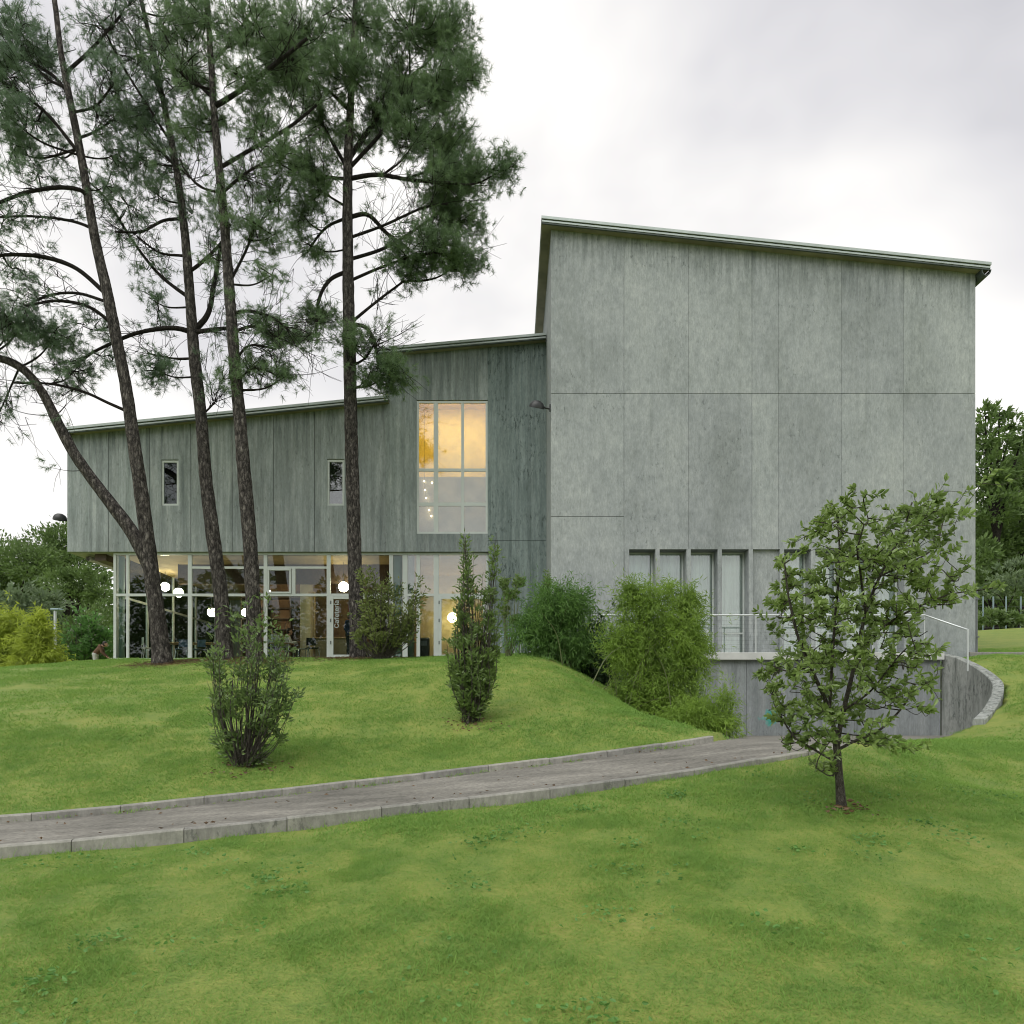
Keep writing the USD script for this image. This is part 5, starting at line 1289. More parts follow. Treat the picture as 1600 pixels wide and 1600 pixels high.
def bush(name, label, cat, base, Y, ends, leafm, stemm, seed, nst, per, size, droop=0.0, r0=0.02, group=None, start=0.25, side=0.10, six=False, spread_base=0.06, extra=None, gap=0.46, gscale=4.5):
    """Many stems rising from one base to points inside ellipses (px, py, rx, ry, weight), leaves along them."""
    rg = np.random.default_rng(seed)
    b = W(*base, Y); b[2] = gz(b[0], b[1])
    t = thing(name, label, cat, b, group)
    wts = np.array([e[4] for e in ends], float); wts /= wts.sum()
    st, Pl, Dl = MB(), [], []
    for _ in range(nst):
        e = ends[rg.choice(len(ends), p=wts)]
        u = in_ellipsoid(rg, 1)[0]
        tgt = W(e[0], e[1], Y) + u * np.array([e[2], e[2] * 0.9, e[3]]) / F * Y
        tgt[1] = Y + u[1] * max(e[2], 12) * 0.95 / F * Y * 1.2
        s = b + np.r_[rg.normal(size=2) * spread_base, -0.05]
        h = tgt - s
        mid = s + h * [0.62, 0.62, 0.45] + rg.normal(size=3) * 0.03 * np.linalg.norm(h)
        line = spline(np.array([s, mid, tgt]), 8)
        rr = np.linspace(r0 * rg.uniform(0.7, 1.2), r0 * 0.18, len(line))
        v, f = tube(line, rr, 5, cap=False)
        st.add(v, f)
        k = int(per * rg.uniform(0.7, 1.3))
        tt = start + (1 - start) * rg.random(k) ** 0.85
        ii = tt * (len(line) - 1); i0 = np.minimum(ii.astype(int), len(line) - 2); fr = (ii - i0)[:, None]
        q = line[i0] * (1 - fr) + line[i0 + 1] * fr
        tan = line[i0 + 1] - line[i0]; tan /= np.maximum(np.linalg.norm(tan, axis=1, keepdims=True), 1e-9)
        o = rg.normal(size=(k, 3)); o -= tan * np.sum(o * tan, 1, keepdims=True); o /= np.maximum(np.linalg.norm(o, axis=1, keepdims=True), 1e-9)
        q = q + o * side * rg.random((k, 1)) * (0.35 + 0.65 * (1 - tt[:, None] * 0.6))
        Pl.append(q); Dl.append(o * 0.8 + tan * 0.7 + rg.normal(size=(k, 3)) * 0.25)
    obj('stems', st.get(), stemm, t, kind='stuff')
    Pl, Dl = np.vstack(Pl), np.vstack(Dl)
    ok = meshkit.fbm(Pl * gscale, 3, seed) > gap
    Pl, Dl = Pl[ok], Dl[ok]
    v, f = leaves(Pl, Dl, size[0], size[1], rg, droop, n=6 if six else 4)
    obj('foliage', (v, f), leafm, t, kind='stuff')
    if extra:
        m_, frac, sz = extra
        pk = rg.choice(len(Pl), int(len(Pl) * frac), replace=False)
        hi = Pl[pk]; v, f = leaves(hi, Dl[pk], sz[0], sz[1], rg, 0)
        obj('blossom', (v, f), m_, t, kind='stuff')
    return t, Pl, Dl


# shrubs on the mound
bush('shrub', 'bushy upright shrub with many stems on the mound near the lane', 'shrub', (380, 1197), 11.3,
     [(346, 1000, 28, 45, 1.5), (400, 985, 34, 40, 2), (448, 1000, 24, 42, 2), (415, 1060, 52, 40, 2.5), (448, 1085, 22, 50, 1.6), (345, 1080, 26, 44, 1.3), (328, 1045, 8, 60, 0.5), (395, 1120, 46, 34, 2.0), (412, 935, 8, 24, 0.6), (348, 945, 14, 40, 0.7), (384, 950, 26, 26, 1.0), (442, 965, 22, 26, 0.9), (448, 1135, 20, 22, 0.8), (360, 1140, 20, 26, 0.9), (400, 1160, 26, 18, 0.8)],
     M['shrub_dark'], M['bark_grey'], 41, 86, 120, (0.092, 0.036), r0=0.012, start=0.1, side=0.10, gap=0.49)
bush('shrub', 'narrow columnar shrub with two leading shoots before the big window', 'shrub', (733, 1130), 13.9,
     [(727, 840, 4, 22, 0.5), (728, 870, 14, 16, 0.7), (776, 850, 5, 20, 0.4), (772, 880, 14, 20, 0.8), (745, 905, 20, 25, 0.8), (720, 930, 16, 30, 1), (765, 930, 22, 35, 1.6), (735, 975, 35, 40, 3), (770, 990, 22, 45, 2), (715, 1010, 20, 40, 1.6), (745, 1045, 32, 40, 2.4), (715, 890, 5, 22, 0.3), (735, 1090, 22, 25, 1.2)],
     M['shrub'], M['bark_grey'], 42, 120, 120, (0.10, 0.042), r0=0.016, start=0.16, side=0.10)
bush('shrub', 'sparse olive-leaved shrub before the columns and lettered door', 'shrub', (597, 1032), 22.0,
     [(570, 900, 22, 18, 1), (610, 915, 28, 22, 1.2), (585, 945, 32, 30, 2), (630, 955, 32, 30, 1.8), (560, 975, 18, 26, 1), (605, 985, 36, 22, 1.4), (655, 920, 12, 30, 0.5), (580, 1005, 30, 14, 0.5)],
     M['olive'], M['bark_grey'], 43, 110, 80, (0.12, 0.055), r0=0.022, start=0.45, side=0.16)
bush('sapling', 'thin sapling with tufted leaf clumps against the dark wall right of the columnar shrub', 'sapling', (795, 1032), 21.0,
     [(790, 905, 6, 14, 1), (810, 902, 10, 10, 1.2), (803, 923, 9, 10, 1.2), (803, 962, 8, 7, 0.9), (788, 945, 6, 20, 0.7)],
     M['shrub'], M['culm'], 44, 30, 60, (0.11, 0.05), r0=0.012, start=0.86, side=0.09)
bush('sapling', 'slim leafy shoot climbing the corner between wing and tall block', 'sapling', (856, 1040), 21.6,
     [(853, 905, 6, 18, 1), (850, 930, 8, 12, 1), (856, 945, 5, 14, 0.8)], M['shrub_dark'], M['culm'], 45, 22, 50, (0.12, 0.05), r0=0.012, start=0.8, side=0.08)


def bamboo(name, label, base, Y, lobes, leafm, seed, n, size=(0.15, 0.02), group=None, nc=30, culm=True, cat='bamboo'):
    """Arching culms and drooping clusters of narrow leaves inside ellipses (px, py, rx, ry, weight)."""
    rg = np.random.default_rng(seed)
    b = W(*base, Y); b[2] = gz(b[0], b[1])
    t = thing(name, label, cat, b, group)
    st, Pl, Dl = MB(), [], []
    wts = np.array([l[4] for l in lobes], float); wts /= wts.sum()
    for _ in range(n):
        e = lobes[rg.choice(len(lobes), p=wts)]
        u = in_ellipsoid(rg, 1, 0.15)[0]
        R3 = np.array([e[2], e[2] * 0.9, e[3]]) / F * Y
        if rg.random() < 0.45:
            u = rg.normal(size=3) * [0.62, 0.6, 0.6]
        tgt = W(e[0], e[1], Y) + u * R3
        if rg.random() < nc / n:
            s = b + np.r_[rg.normal(size=2) * 0.45, -0.1]; s[2] = gz(s[0], s[1]) - 0.05
            h = tgt - s
            v, f = tube([s, s + h * [0.3, 0.3, 0.6], tgt], [0.014, 0.01, 0.004], 4, cap=False, sub=6); st.add(v, f)
        k = int(rg.integers(9, 18))
        out = u / max(np.linalg.norm(u), 1e-6)
        ax = out * 0.6 + rg.normal(size=3) * 0.5; ax /= np.linalg.norm(ax)
        s_ = rg.uniform(-0.28, 0.28, (k, 1))
        q = tgt + ax * s_ + rg.normal(size=(k, 3)) * 0.05
        Pl.append(q); Dl.append(ax * 0.7 + rg.normal(size=(k, 3)) * 0.55)
    if st.n:
        obj('culms', st.get(), M['culm'], t, kind='stuff')
    v, f = leaves(np.vstack(Pl), np.vstack(Dl), size[0], size[1], rg, 0.35, fold=0.1)
    obj('foliage', (v, f), leafm, t, kind='stuff')
    return t


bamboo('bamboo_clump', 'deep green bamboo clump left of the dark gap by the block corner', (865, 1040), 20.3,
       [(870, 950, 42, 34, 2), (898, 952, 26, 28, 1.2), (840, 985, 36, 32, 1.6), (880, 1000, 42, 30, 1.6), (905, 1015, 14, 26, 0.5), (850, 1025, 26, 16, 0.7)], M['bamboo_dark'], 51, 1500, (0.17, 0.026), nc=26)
bamboo('bamboo_clump', 'bright green bamboo clump, the largest, before the block windows', (1010, 1120), 18.3,
       [(985, 1000, 34, 42, 1.4), (1032, 972, 42, 32, 1.4), (1060, 1010, 46, 50, 2.2), (1008, 1045, 40, 50, 2.0), (1050, 1075, 46, 40, 1.6), (972, 1010, 20, 30, 0.6), (1080, 985, 26, 44, 0.7), (1085, 1045, 20, 40, 0.6), (1000, 940, 30, 26, 0.8), (1015, 1100, 44, 26, 1.6), (992, 1085, 24, 26, 0.8), (1070, 1110, 34, 24, 1.2), (990, 930, 16, 14, 0.35), (985, 922, 9, 18, 0.2), (1045, 925, 12, 18, 0.3), (1078, 935, 10, 20, 0.25), (1075, 940, 18, 14, 0.3)], M['bamboo'], 52, 3400, (0.155, 0.022), nc=34)
bamboo('bamboo_clump', 'low fresh green bamboo fringe at the end of the far kerb', (1105, 1146), 16.6,
       [(1085, 1122, 34, 24, 1.6), (1120, 1130, 28, 18, 1.2), (1060, 1130, 26, 14, 0.8), (1135, 1095, 14, 30, 0.3)], M['bamboo'], 53, 800, (0.15, 0.02), nc=16)
bamboo('bamboo_clump', 'low plants with shade painted into their dark leaves in the gap between the two bamboo clumps', (938, 1065), 20.8,
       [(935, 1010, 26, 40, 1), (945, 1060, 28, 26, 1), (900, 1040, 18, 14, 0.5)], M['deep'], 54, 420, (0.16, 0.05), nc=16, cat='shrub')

# the young broad-leaved tree on the near lawn: largest leaves as parts
def young_tree():
    Y, rg = 7.5, np.random.default_rng(61)
    b = W(1315, 1265, Y); b[2] = gz(b[0], b[1])
    t = thing('young_tree', 'young broad-leaved tree with a slim trunk on the near lawn', 'tree', b)
    tp = np.array([W(1316, 1268, Y), W(1312, 1225, Y), W(1309, 1185, Y), W(1306, 1150, Y + 0.03)]); tp[0, 2] = b[2] - 0.06
    obj('trunk', tube(tp, [0.058, 0.042, 0.038, 0.033], 16, rough=0.06, seed=5, sub=8), M['bark_grey'], t, smooth=True)
    br = [[(1307, 1165, 5.5), (1318, 1110, 5), (1335, 1040, 4.2), (1352, 960, 3.5), (1375, 900, 3), (1410, 830, 2.2), (1425, 785, 1.6)], [(1307, 1160, 5), (1296, 1110, 4.5), (1270, 1050, 4), (1247, 995, 3.2), (1232, 930, 2.4), (1226, 880, 1.6)],
          [(1308, 1172, 3.5), (1335, 1158, 3), (1375, 1140, 2.6), (1410, 1105, 2), (1430, 1070, 1.6)], [(1296, 1112, 3.2), (1300, 1040, 3), (1305, 960, 2.6), (1312, 890, 2.2), (1310, 830, 1.8), (1305, 795, 1.3)],
          [(1340, 1020, 3), (1380, 980, 2.6), (1430, 950, 2.2), (1480, 930, 1.6), (1505, 925, 1.2)], [(1352, 960, 2.6), (1345, 900, 2.2), (1340, 860, 1.8), (1350, 820, 1.4)], [(1305, 1190, 2.6), (1270, 1170, 2.2), (1240, 1150, 1.8), (1215, 1110, 1.4)],
          [(1375, 900, 2.2), (1420, 880, 2), (1460, 855, 1.6), (1475, 810, 1.2)], [(1308, 1205, 1.6), (1296, 1212, 1.3), (1275, 1200, 1)], [(1318, 1110, 2.4), (1360, 1080, 2), (1400, 1030, 1.6), (1430, 1000, 1.2)], [(1270, 1050, 2), (1235, 1050, 1.6), (1205, 1040, 1.2)]]
    dys = [0.1, -0.35, 0.5, 0.35, -0.3, -0.5, 0.3, 0.4, -0.2, -0.6, 0.2]
    sk = []
    for p, dy in zip(br, dys):
        P_, r_ = pix(p, Y, dy)
        r_ = r_ * 0.75
        obj('limb', tube(P_, r_, 8, rough=0.05, seed=9, sub=6), M['bark_grey'], t, smooth=True)
        sk.append(spline(P_, 8))
    sk = np.vstack(sk)
    lobes = [(1300, 800, 34, 22, 0.9), (1275, 822, 22, 14, 0.5), (1420, 800, 50, 30, 1.4), (1470, 815, 26, 18, 0.5), (1345, 840, 50, 28, 1.3), (1415, 850, 62, 40, 2.2), (1450, 900, 45, 34, 1.4), (1350, 890, 66, 38, 2.2), (1290, 900, 30, 30, 0.8), (1226, 895, 20, 42, 1.0), (1228, 950, 24, 34, 1.1),
             (1265, 960, 38, 36, 1.4), (1330, 960, 58, 44, 2.2), (1400, 950, 55, 44, 2.0), (1485, 930, 26, 18, 0.5), (1270, 1020, 48, 40, 1.6), (1340, 1040, 58, 44, 2.0), (1410, 1020, 45, 38, 1.3), (1225, 1060, 32, 36, 1.2), (1290, 1095, 56, 36, 1.5), (1380, 1100, 50, 34, 1.3), (1240, 1110, 36, 26, 1.0), (1420, 1075, 24, 26, 0.5), (1265, 1155, 34, 24, 0.9), (1330, 1150, 50, 22, 0.7), (1385, 1160, 24, 14, 0.35), (1285, 1195, 20, 9, 0.3), (1195, 1045, 12, 14, 0.25)]
    w = np.array([l[4] for l in lobes]); w /= w.sum()
    tw, Pl, Dl = MB(), [], []
    tg = []
    for _ in range(900):
        e = lobes[rg.choice(len(lobes), p=w)]
        u = in_ellipsoid(rg, 1)[0]
        tgt = W(e[0], e[1], Y) + u * np.array([e[2], 0, e[3]]) / F * Y
        tgt[1] = Y + rg.normal() * 0.42 * min(1.0, e[2] / 50) * 1.2
        tg.append(tgt)
    tg = np.array(tg); tg = tg[np.argsort(cKDTree(sk).query(tg)[0])]
    dep = np.zeros(len(sk))
    for tgt in tg:
        k0 = np.argmin(np.linalg.norm(sk - tgt, axis=1) + np.where(sk[:, 2] > tgt[2] + 0.02, 0.2, 0) + 0.03 * dep)
        a = sk[k0]
        ln = spline(np.array([a, (a + tgt) / 2 + rg.normal(size=3) * 0.02 + [0, 0, -0.02], tgt]), 4)
        ra = max(0.0075 - 0.0012 * dep[k0], 0.003)
        v, f = tube(ln, np.linspace(ra, ra * 0.6, len(ln)), 4, cap=False); tw.add(v, f)
        sk = np.vstack([sk, ln[2:]]); dep = np.r_[dep, np.full(len(ln) - 2, dep[k0] + 1)]
        k = int(rg.integers(11, 18)); d0 = tgt - a; L0 = np.linalg.norm(d0); d0 = d0 / max(L0, 1e-6)
        s_ = rg.random((k, 1)) * min(0.2, L0)
        q = tgt - d0 * s_
        o = rg.normal(size=(k, 3)); o -= d0 * (o @ d0)[:, None]; o /= np.linalg.norm(o, axis=1, keepdims=True)
        Pl.append(q); Dl.append(o * 0.9 + d0 * 0.7 + [0, 0, 0.05])
    obj('twigs', tw.get(), M['bark_grey'], t, kind='stuff')
    Pl, Dl = np.vstack(Pl), np.vstack(Dl)
    ok = meshkit.fbm(Pl * 4.2, 3, 8) > 0.39
    Pl, Dl = Pl[ok], Dl[ok]
    v, f = leaves(Pl, Dl, 0.074, 0.034, rg, 0.1, n=6)
    order = np.argsort(Pl[:, 1]); near = order[:280]; mask = np.ones(len(Pl), bool); mask[near] = False
    vv = v.reshape(-1, 6, 3); ft = np.array([[0, 2, 1], [0, 3, 2], [0, 4, 3], [0, 5, 4]])
    for i in near:
        obj('leaf', (vv[i], ft), M['broad'], t)
    rest = vv[mask]
    obj('foliage', (rest.reshape(-1, 3), (np.arange(len(rest))[:, None, None] * 6 + ft[None]).reshape(-1, 3)), M['broad'], t, kind='stuff')


young_tree()

# fallen leaves bunched at trunk and shrub feet, their dark colour painting contact shade
rg = np.random.default_rng(71)
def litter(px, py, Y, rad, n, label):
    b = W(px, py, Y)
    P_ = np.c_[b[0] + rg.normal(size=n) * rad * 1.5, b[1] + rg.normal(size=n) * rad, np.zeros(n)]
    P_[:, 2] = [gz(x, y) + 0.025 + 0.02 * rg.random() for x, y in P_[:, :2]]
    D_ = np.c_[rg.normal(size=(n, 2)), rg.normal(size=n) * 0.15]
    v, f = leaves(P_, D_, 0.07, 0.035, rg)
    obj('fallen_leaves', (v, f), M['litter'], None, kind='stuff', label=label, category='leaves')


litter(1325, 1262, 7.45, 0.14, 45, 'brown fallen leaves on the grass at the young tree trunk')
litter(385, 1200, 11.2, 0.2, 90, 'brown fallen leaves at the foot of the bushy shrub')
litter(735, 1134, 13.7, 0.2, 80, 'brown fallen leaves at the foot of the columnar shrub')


PL, DL = [], []
for _ in range(150):
    t_ = rg.uniform(-4, 9.2); a_, b_ = near_pt(t_), far_pt(t_); w_ = rg.random() ** 1.0
    w_ = w_ if rg.random() < 0.5 else (0.03 + 0.1 * w_ if w_ < 0.5 else 1 - 0.12 * w_)
    p_ = a_ * (1 - w_) + b_ * w_
    i_ = path_tree.query(p_[:2])[1]
    PL.append((p_[0], p_[1], path_z[i_] + 0.035)); g_ = rg.uniform(0, 2 * math.pi); DL.append((math.cos(g_), math.sin(g_), 0.1))
v, f = leaves(PL, DL, 0.055, 0.026, rg)
obj('fallen_leaves', (v, f), M['litter'], None, kind='stuff', label='a few brown fallen leaves scattered along the paved lane', category='leaves')


# ------------------------------------------------------------------ background trees and shrubs
def far_tree(label, base, Y, lobes, leafm, seed, trunk_r, size, per=1.0, name='background_tree', group=None, cat='tree', shell=0.4, needles=True, limbs=True, start=None):
    rg = np.random.default_rng(seed)
    b = W(*base, Y); b[2] = gz(*b[:2])
    t = thing(name, label, cat, b, group)
    cs = [W(l[0], l[1], Y + l[4]) for l in lobes]
    top = np.mean(cs, axis=0)
    fork = b * 0.5 + np.r_[top[:2], top[2]] * 0.5
    if trunk_r:
        obj('trunk', tube([b - [0, 0, 0.2], b * 0.6 + fork * 0.4 + rg.normal(size=3) * 0.1, fork], [trunk_r, trunk_r * 0.85, trunk_r * 0.7], 12, rough=0.08, seed=seed, sub=6), M['bark_thin'], t, smooth=True)
        if limbs:
            for q in cs:
                m_ = fork * 0.5 + q * 0.5 + rg.normal(size=3) * 0.25
                obj('limb', tube([fork - [0, 0, 0.1], m_, q], [trunk_r * 0.5, trunk_r * 0.35, trunk_r * 0.12], 7, sub=5), M['bark_thin'], t, smooth=True)
    Pl, Dl = [], []
    for q, l in zip(cs, lobes):
        R3 = np.array([l[2], 0.9 * l[2], l[3]]) / F * (Y + l[4])
        k = int(per * 26.0 * (R3[0] * R3[2] + R3[0] * R3[1]) / size[0] ** 2)
        nc = max(8, k // 16)
        cu = in_ellipsoid(rg, nc, shell)
        cu[:, 2] = np.where(cu[:, 2] < -0.35, cu[:, 2] * 0.5, cu[:, 2])
        ci = rg.integers(0, nc, k)
        u = cu[ci] + rg.normal(size=(k, 3)) * 0.13
        Pl.append(q + u * R3); Dl.append(u + [0, 0, 0.35] + rg.normal(size=(k, 3)) * 0.5)
    Pl, Dl = np.vstack(Pl), np.vstack(Dl)
    v, f = leaves(Pl, Dl, size[0], size[1], rg)
    obj('crown', (v, f), leafm, t, kind='stuff')
    return len(f)


G1 = 'umbrella pines behind the left end of the wing'
tri += far_tree('broad umbrella pine at the far left edge, behind the golden shrub', (10, 1040), 62, [(0, 880, 48, 40, 0), (-50, 870, 50, 45, 1), (45, 885, 45, 38, -1), (20, 920, 40, 26, 1), (-20, 925, 40, 26, 0)], M['far_pine'], 81, 0.35, (0.36, 0.15), group=G1)
tri += far_tree('highest umbrella pine rising to the dome lamp at the wing end', (100, 1040), 66, [(85, 862, 48, 34, 0), (130, 850, 50, 34, 1), (110, 890, 50, 28, -1.5), (165, 860, 40, 36, 1), (60, 880, 40, 26, 0)], M['far_pine'], 82, 0.38, (0.36, 0.15), group=G1)
tri += far_tree('lower umbrella pine with bare dark limbs left of the glass corner', (145, 1040), 54, [(100, 915, 34, 22, 0), (140, 908, 36, 24, 0.6), (165, 925, 26, 20, 0), (120, 935, 30, 14, -0.5)], M['far_pine'], 83, 0.32, (0.36, 0.15), group=G1)
tri += far_tree('dusty green rounded tree behind the golden shrub and lamp post', (40, 1045), 46, [(25, 945, 36, 32, 0), (60, 950, 36, 30, 0.4), (-20, 950, 35, 35, 0), (80, 975, 24, 30, -0.3), (35, 985, 40, 26, -0.5)], M['far_grey'], 84, 0.2, (0.42, 0.16), 1.0, needles=False)
tri += far_tree('dark hedge-like bushes behind the lamp post', (95, 1050), 44, [(90, 1010, 26, 30, 0), (60, 1020, 24, 24, 0.4), (120, 1015, 22, 26, 0.3), (150, 990, 30, 45, 2.5), (100, 985, 24, 24, 1)], M['far_pine'], 85, 0.08, (0.34, 0.12), 1.0, name='background_shrub', cat='shrub', needles=False, limbs=False)
t_ = bamboo('golden_shrub', 'yellow-green feathery shrub at the left edge', (15, 1055), 34, [(5, 975, 28, 30, 1), (20, 1010, 34, 30, 1.4), (-25, 1000, 30, 40, 1), (-5, 1035, 36, 16, 1)], M['bamboo_yellow'], 86, 620, (0.30, 0.055), nc=20, cat='shrub')
t_ = bamboo('golden_shrub', 'yellow feathery shrub with a pointed top left of the lamp post', (58, 1050), 33, [(62, 968, 8, 14, 0.5), (60, 995, 18, 22, 1.2), (62, 1022, 26, 22, 1.6), (40, 1030, 22, 18, 1)], M['bamboo_yellow'], 87, 520, (0.28, 0.05), nc=20, cat='shrub')
t_, _, _ = bush('flowering_bush', 'pale flowering green bush beside the left glass corner', 'shrub', (140, 1050), 36, [(135, 965, 22, 18, 1), (155, 980, 20, 22, 1), (125, 990, 20, 26, 1.2), (150, 1010, 24, 22, 1.4), (125, 1020, 20, 16, 0.8)], M['bright_bush'], M['bark_grey'], 88, 110, 70, (0.24, 0.12), gscale=2.0, r0=0.03, start=0.4, side=0.3, extra=(M['flower'], 0.10, (0.2, 0.14)))
G2 = 'dark trees beyond the fence on the right'
tri += far_tree('tall dark conifer right of the block with a knobbly top', (1552, 985), 46, [(1540, 650, 14, 18, 0), (1562, 645, 12, 16, 0.4), (1580, 665, 14, 20, 0), (1550, 690, 32, 30, 0), (1595, 690, 14, 22, 0.5), (1540, 740, 34, 36, 0), (1580, 745, 36, 34, 0.8), (1550, 800, 40, 36, 0)], M['far_pine'], 91, 0.3, (0.38, 0.17), 1.5, group=G2)
tri += far_tree('broad dark tree at the right edge beyond the fence', (1600, 985), 49, [(1600, 760, 40, 50, 0), (1630, 720, 45, 55, 0), (1590, 820, 50, 45, 0.5), (1545, 850, 40, 40, 0), (1600, 880, 50, 36, 0), (1650, 820, 50, 60, 0)], M['far_pine'], 92, 0.3, (0.38, 0.17), 1.5, group=G2)
tri += far_tree('dark understorey tree close beside the block wall', (1538, 985), 44, [(1535, 880, 22, 40, 0), (1545, 920, 26, 26, 0), (1590, 930, 40, 26, 1.5)], M['far_pine'], 93, 0.15, (0.38, 0.17), 1.5, group=G2)
tri += far_tree('grey-green spreading shrub above the fence posts', (1572, 985), 41.5, [(1565, 905, 24, 20, 0), (1590, 895, 26, 18, 0), (1550, 925, 18, 14, 0), (1585, 925, 28, 14, 0.2)], M['far_grey'], 94, 0.07, (0.34, 0.13), 0.8, needles=False, name='background_shrub', cat='shrub')
tri += far_tree('low clipped dark hedge under the fence', (1575, 985), 38.6, [(1540, 968, 14, 13, 0), (1560, 966, 16, 15, 0.1), (1580, 968, 16, 13, 0), (1605, 967, 18, 15, 0)], M['shrub_dark'], 95, 0.04, (0.26, 0.14), 1.3, needles=False, limbs=False, name='hedge', cat='hedge')

wd, Pw, Dw = MB(), [], []
rgw = np.random.default_rng(99)
for i in range(15):
    x = -66 + i * 4.8 + rgw.uniform(-1, 1); y = -36 - rgw.uniform(0, 10); h = rgw.uniform(14, 19); R0 = rgw.uniform(3.2, 4.4)
    wd.tube([(x, y, -2), (x + rgw.normal() * 0.4, y, h * 0.5), (x, y, h * 0.8)], [0.35, 0.28, 0.1], 7, sub=4)
    for j in range(6):
        q = np.array([x, y, -1.4]) + [*rgw.normal(size=2) * 1.6, h * (0.22 + 0.15 * j)]
        u = in_ellipsoid(rgw, 420, 0.5) * [R0, R0, 2.2]
        Pw.append(q + u); Dw.append(u + rgw.normal(size=u.shape))
lv_, lf_ = leaves(np.vstack(Pw), np.vstack(Dw), 0.75, 0.4, rgw)
wd.add(lv_, lf_)
obj('woodland', wd.get(), M['far_pine'], None, kind='stuff', label='dark wood across the lawn, mirrored in the cafe glass', category='wood')

wd, Pw, Dw = MB(), [], []
rgw = np.random.default_rng(98)
for (px0, px1, py, Yw, n_) in ((-260, 190, 918, 84, 16), (1500, 1900, 800, 68, 16), (1500, 1780, 880, 56, 8)):
    for i in range(n_):
        px = px0 + (px1 - px0) * (i + rgw.uniform(0.2, 0.8)) / n_
        Yt = Yw + rgw.uniform(-4, 4); tp = W(px, py + rgw.uniform(-14, 22), Yt); g0 = gz(tp[0], min(Yt, 74))
        wd.tube([(tp[0], Yt, g0 - 0.5), (tp[0], Yt, tp[2] - 1)], [0.3, 0.12], 6)
        nl = int((tp[2] - g0) / 1.7) + 1
        for j in range(nl):
            q = np.array([tp[0], Yt, g0 + 0.8 + (tp[2] - g0 - 1.6) * j / max(nl - 1, 1)]) + rgw.normal(size=3) * 0.5
            u = in_ellipsoid(rgw, 620, 0.45) * [2.3, 2.1, 1.5]
            Pw.append(q + u); Dw.append(u + rgw.normal(size=u.shape))
lv_, lf_ = leaves(np.vstack(Pw), np.vstack(Dw), 0.42, 0.2, rgw)
wd.add(lv_, lf_)
obj('woodland', wd.get(), M['far_pine'], None, kind='stuff', label='far dark wood closing the view behind the building on both sides', category='wood')

# clover and weed rosettes in the near lawn, needle litter under the pines
rgc = np.random.default_rng(123)
Pc, Dc, Pn, Dn = [], [], [], []
for _ in range(60):
    y = rgc.uniform(3.4, 9.5); x = rgc.uniform(-0.72, 0.72) * y
    if path_poly.buffer(0.4).contains(Point(x, y)):
        continue
    k = int(rgc.integers(12, 46)); rr = rgc.uniform(0.05, 0.2)
    o = rgc.normal(size=(k, 2)) * rr
    z = np.array([gz(x + a_, y + b_) for a_, b_ in o])
    Pc.append(np.c_[x + o[:, 0], y + o[:, 1], z + rgc.uniform(0.015, 0.05, k)]); aa = rgc.uniform(0, 2 * math.pi, k)
    Dc.append(np.c_[np.cos(aa), np.sin(aa), rgc.uniform(-0.1, 0.6, k)])
obj('clover', leaves(np.vstack(Pc), np.vstack(Dc), 0.036, 0.026, rgc, n=6), M['clover'], None, kind='stuff', label='clover and broad-leaved weeds scattered in the near lawn', category='weeds')
for px, Yp, rad, n_ in ((256, 22, 0.6, 1100), (345, 23, 0.7, 700), (398, 21.5, 0.7, 900), (562, 23.3, 0.7, 1100)):  # fallen needles thickened around the trunks to paint contact shade
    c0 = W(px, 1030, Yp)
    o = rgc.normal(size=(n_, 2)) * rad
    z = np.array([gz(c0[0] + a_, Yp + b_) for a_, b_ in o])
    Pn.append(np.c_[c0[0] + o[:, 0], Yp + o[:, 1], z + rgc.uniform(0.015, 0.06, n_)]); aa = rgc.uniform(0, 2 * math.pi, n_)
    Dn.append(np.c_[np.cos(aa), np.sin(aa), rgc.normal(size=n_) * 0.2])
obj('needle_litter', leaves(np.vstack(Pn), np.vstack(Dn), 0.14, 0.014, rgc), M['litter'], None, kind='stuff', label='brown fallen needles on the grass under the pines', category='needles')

fn = thing('mesh_fence', 'slim steel post fence behind the hedge on the right', 'fence', W(1565, 985, 40))
for px in (1536, 1552, 1572, 1595, 1615):
    p = W(px, 990, 40); z0 = gz(p[0], p[1])
    obj('post', MB().box(p[0] - 0.028, p[0] + 0.028, 39.97, 40.03, z0 - 0.1, (CY - 932) / F * 40).get(), M['bench'], fn)
wr = MB()
xa, xb = W(1530, 0, 40)[0], W(1620, 0, 40)[0]
for z in np.linspace((CY - 980) / F * 40, (CY - 936) / F * 40, 5):
    wr.tube([(xa, 40.05, z), (xb, 40.05, z)], 0.005, 4)
obj('wires', wr.get(), M['dark_pipe'], fn)

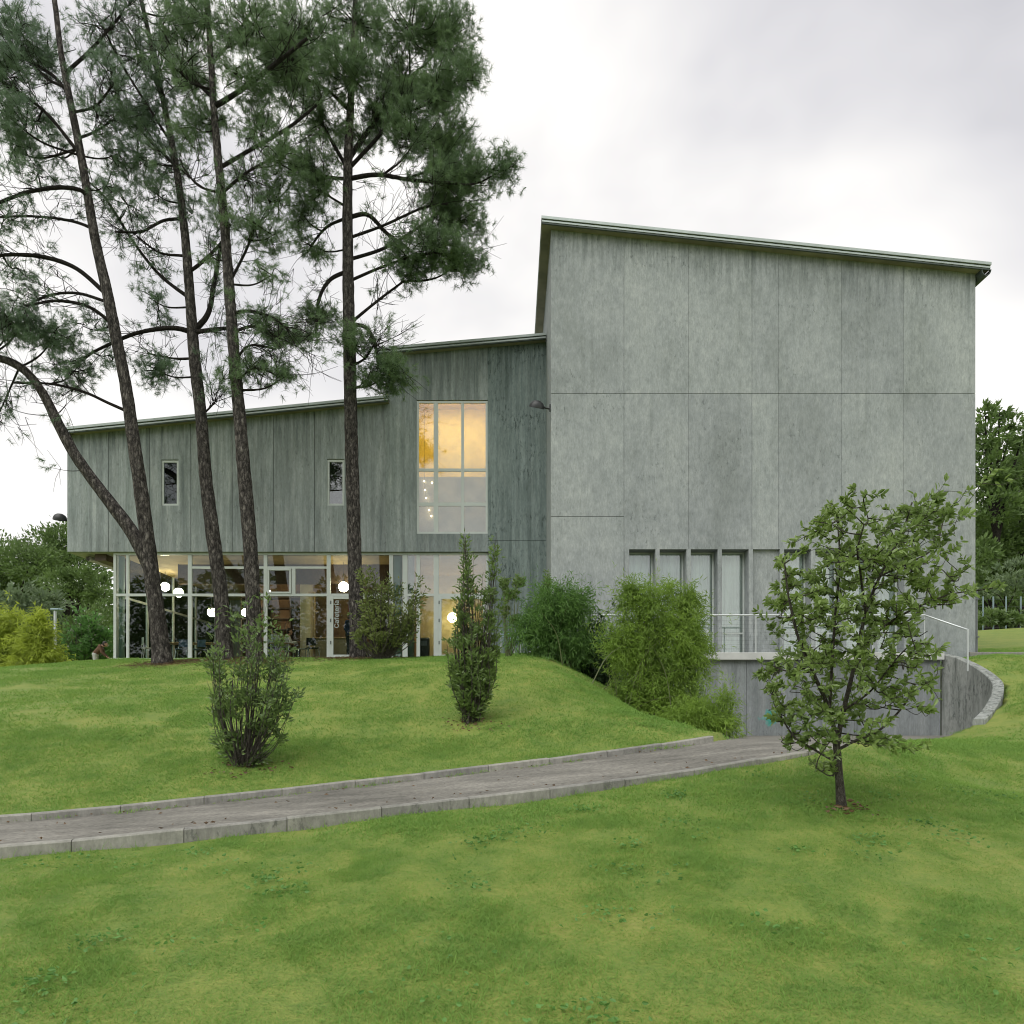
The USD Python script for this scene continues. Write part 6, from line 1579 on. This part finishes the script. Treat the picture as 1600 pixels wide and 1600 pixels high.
lb = W(86, 1040, 38); lb[2] = gz(lb[0], lb[1])
ls = thing('street_lamp', 'slim grey lamp post with a flat dark head at the left', 'lamp post', lb)
lt = W(86, 954, 38)
obj('pole', MB().tube([lb, (lb[0], lb[1], lt[2])], 0.06, 10).get(), M['steel'], ls, smooth=40)
obj('lamp_head', MB().box(lb[0] - 0.2, lb[0] + 0.25, lb[1] - 0.12, lb[1] + 0.12, lt[2], lt[2] + 0.12, 0.03).box(lb[0] + 0.25, lb[0] + 0.42, lb[1] - 0.08, lb[1] + 0.08, lt[2] + 0.02, lt[2] + 0.08, 0.02).get(), M['bench'], ls)
pb = W(149, 1040, 33); pb[2] = gz(pb[0], pb[1])
person('person in brown jacket bending on the lawn before the flowering bush', pb - [0, 0, 0.0], 1.9, bend, 'brown_cloth', 'grey_cloth', 'hair')

# garden chairs at the foot of the dark wall
def garden_chair(label, p, rz):
    t = thing('garden_chair', label, 'chair', p, 'metal garden chairs by the dark wall', rz)
    for k in range(5):
        obj('slat', MB().box(-0.25, 0.25, 0.20 + 0.012 * k, 0.215 + 0.012 * k, 0.50 + 0.075 * k, 0.545 + 0.075 * k).get(), M['bench'], t, local=True)
    for k in range(4):
        obj('slat', MB().box(-0.25, 0.25, -0.22 + 0.105 * k, -0.13 + 0.105 * k, 0.42, 0.435).get(), M['bench'], t, local=True)
    for sx in (-1, 1):
        obj('leg', MB().tube([(0.26 * sx, -0.22, 0.0), (0.26 * sx, -0.2, 0.43), (0.26 * sx, -0.19, 0.62)], 0.014, 6).get(), M['steel'], t, local=True)
        obj('leg', MB().tube([(0.26 * sx, 0.26, 0.0), (0.26 * sx, 0.2, 0.43), (0.26 * sx, 0.27, 0.9)], 0.014, 6).get(), M['steel'], t, local=True)
    return t


p = W(815, 1030, 24.2); p[2] = gz(p[0], p[1]); garden_chair('slatted blue-grey garden chair beside the sapling, back turned', p, 3.2)
p = W(798, 1030, 24.9); p[2] = gz(p[0], p[1]); garden_chair('slatted garden chair half hidden behind the columnar shrub', p, 2.6)
print('pine and background triangles', tri)
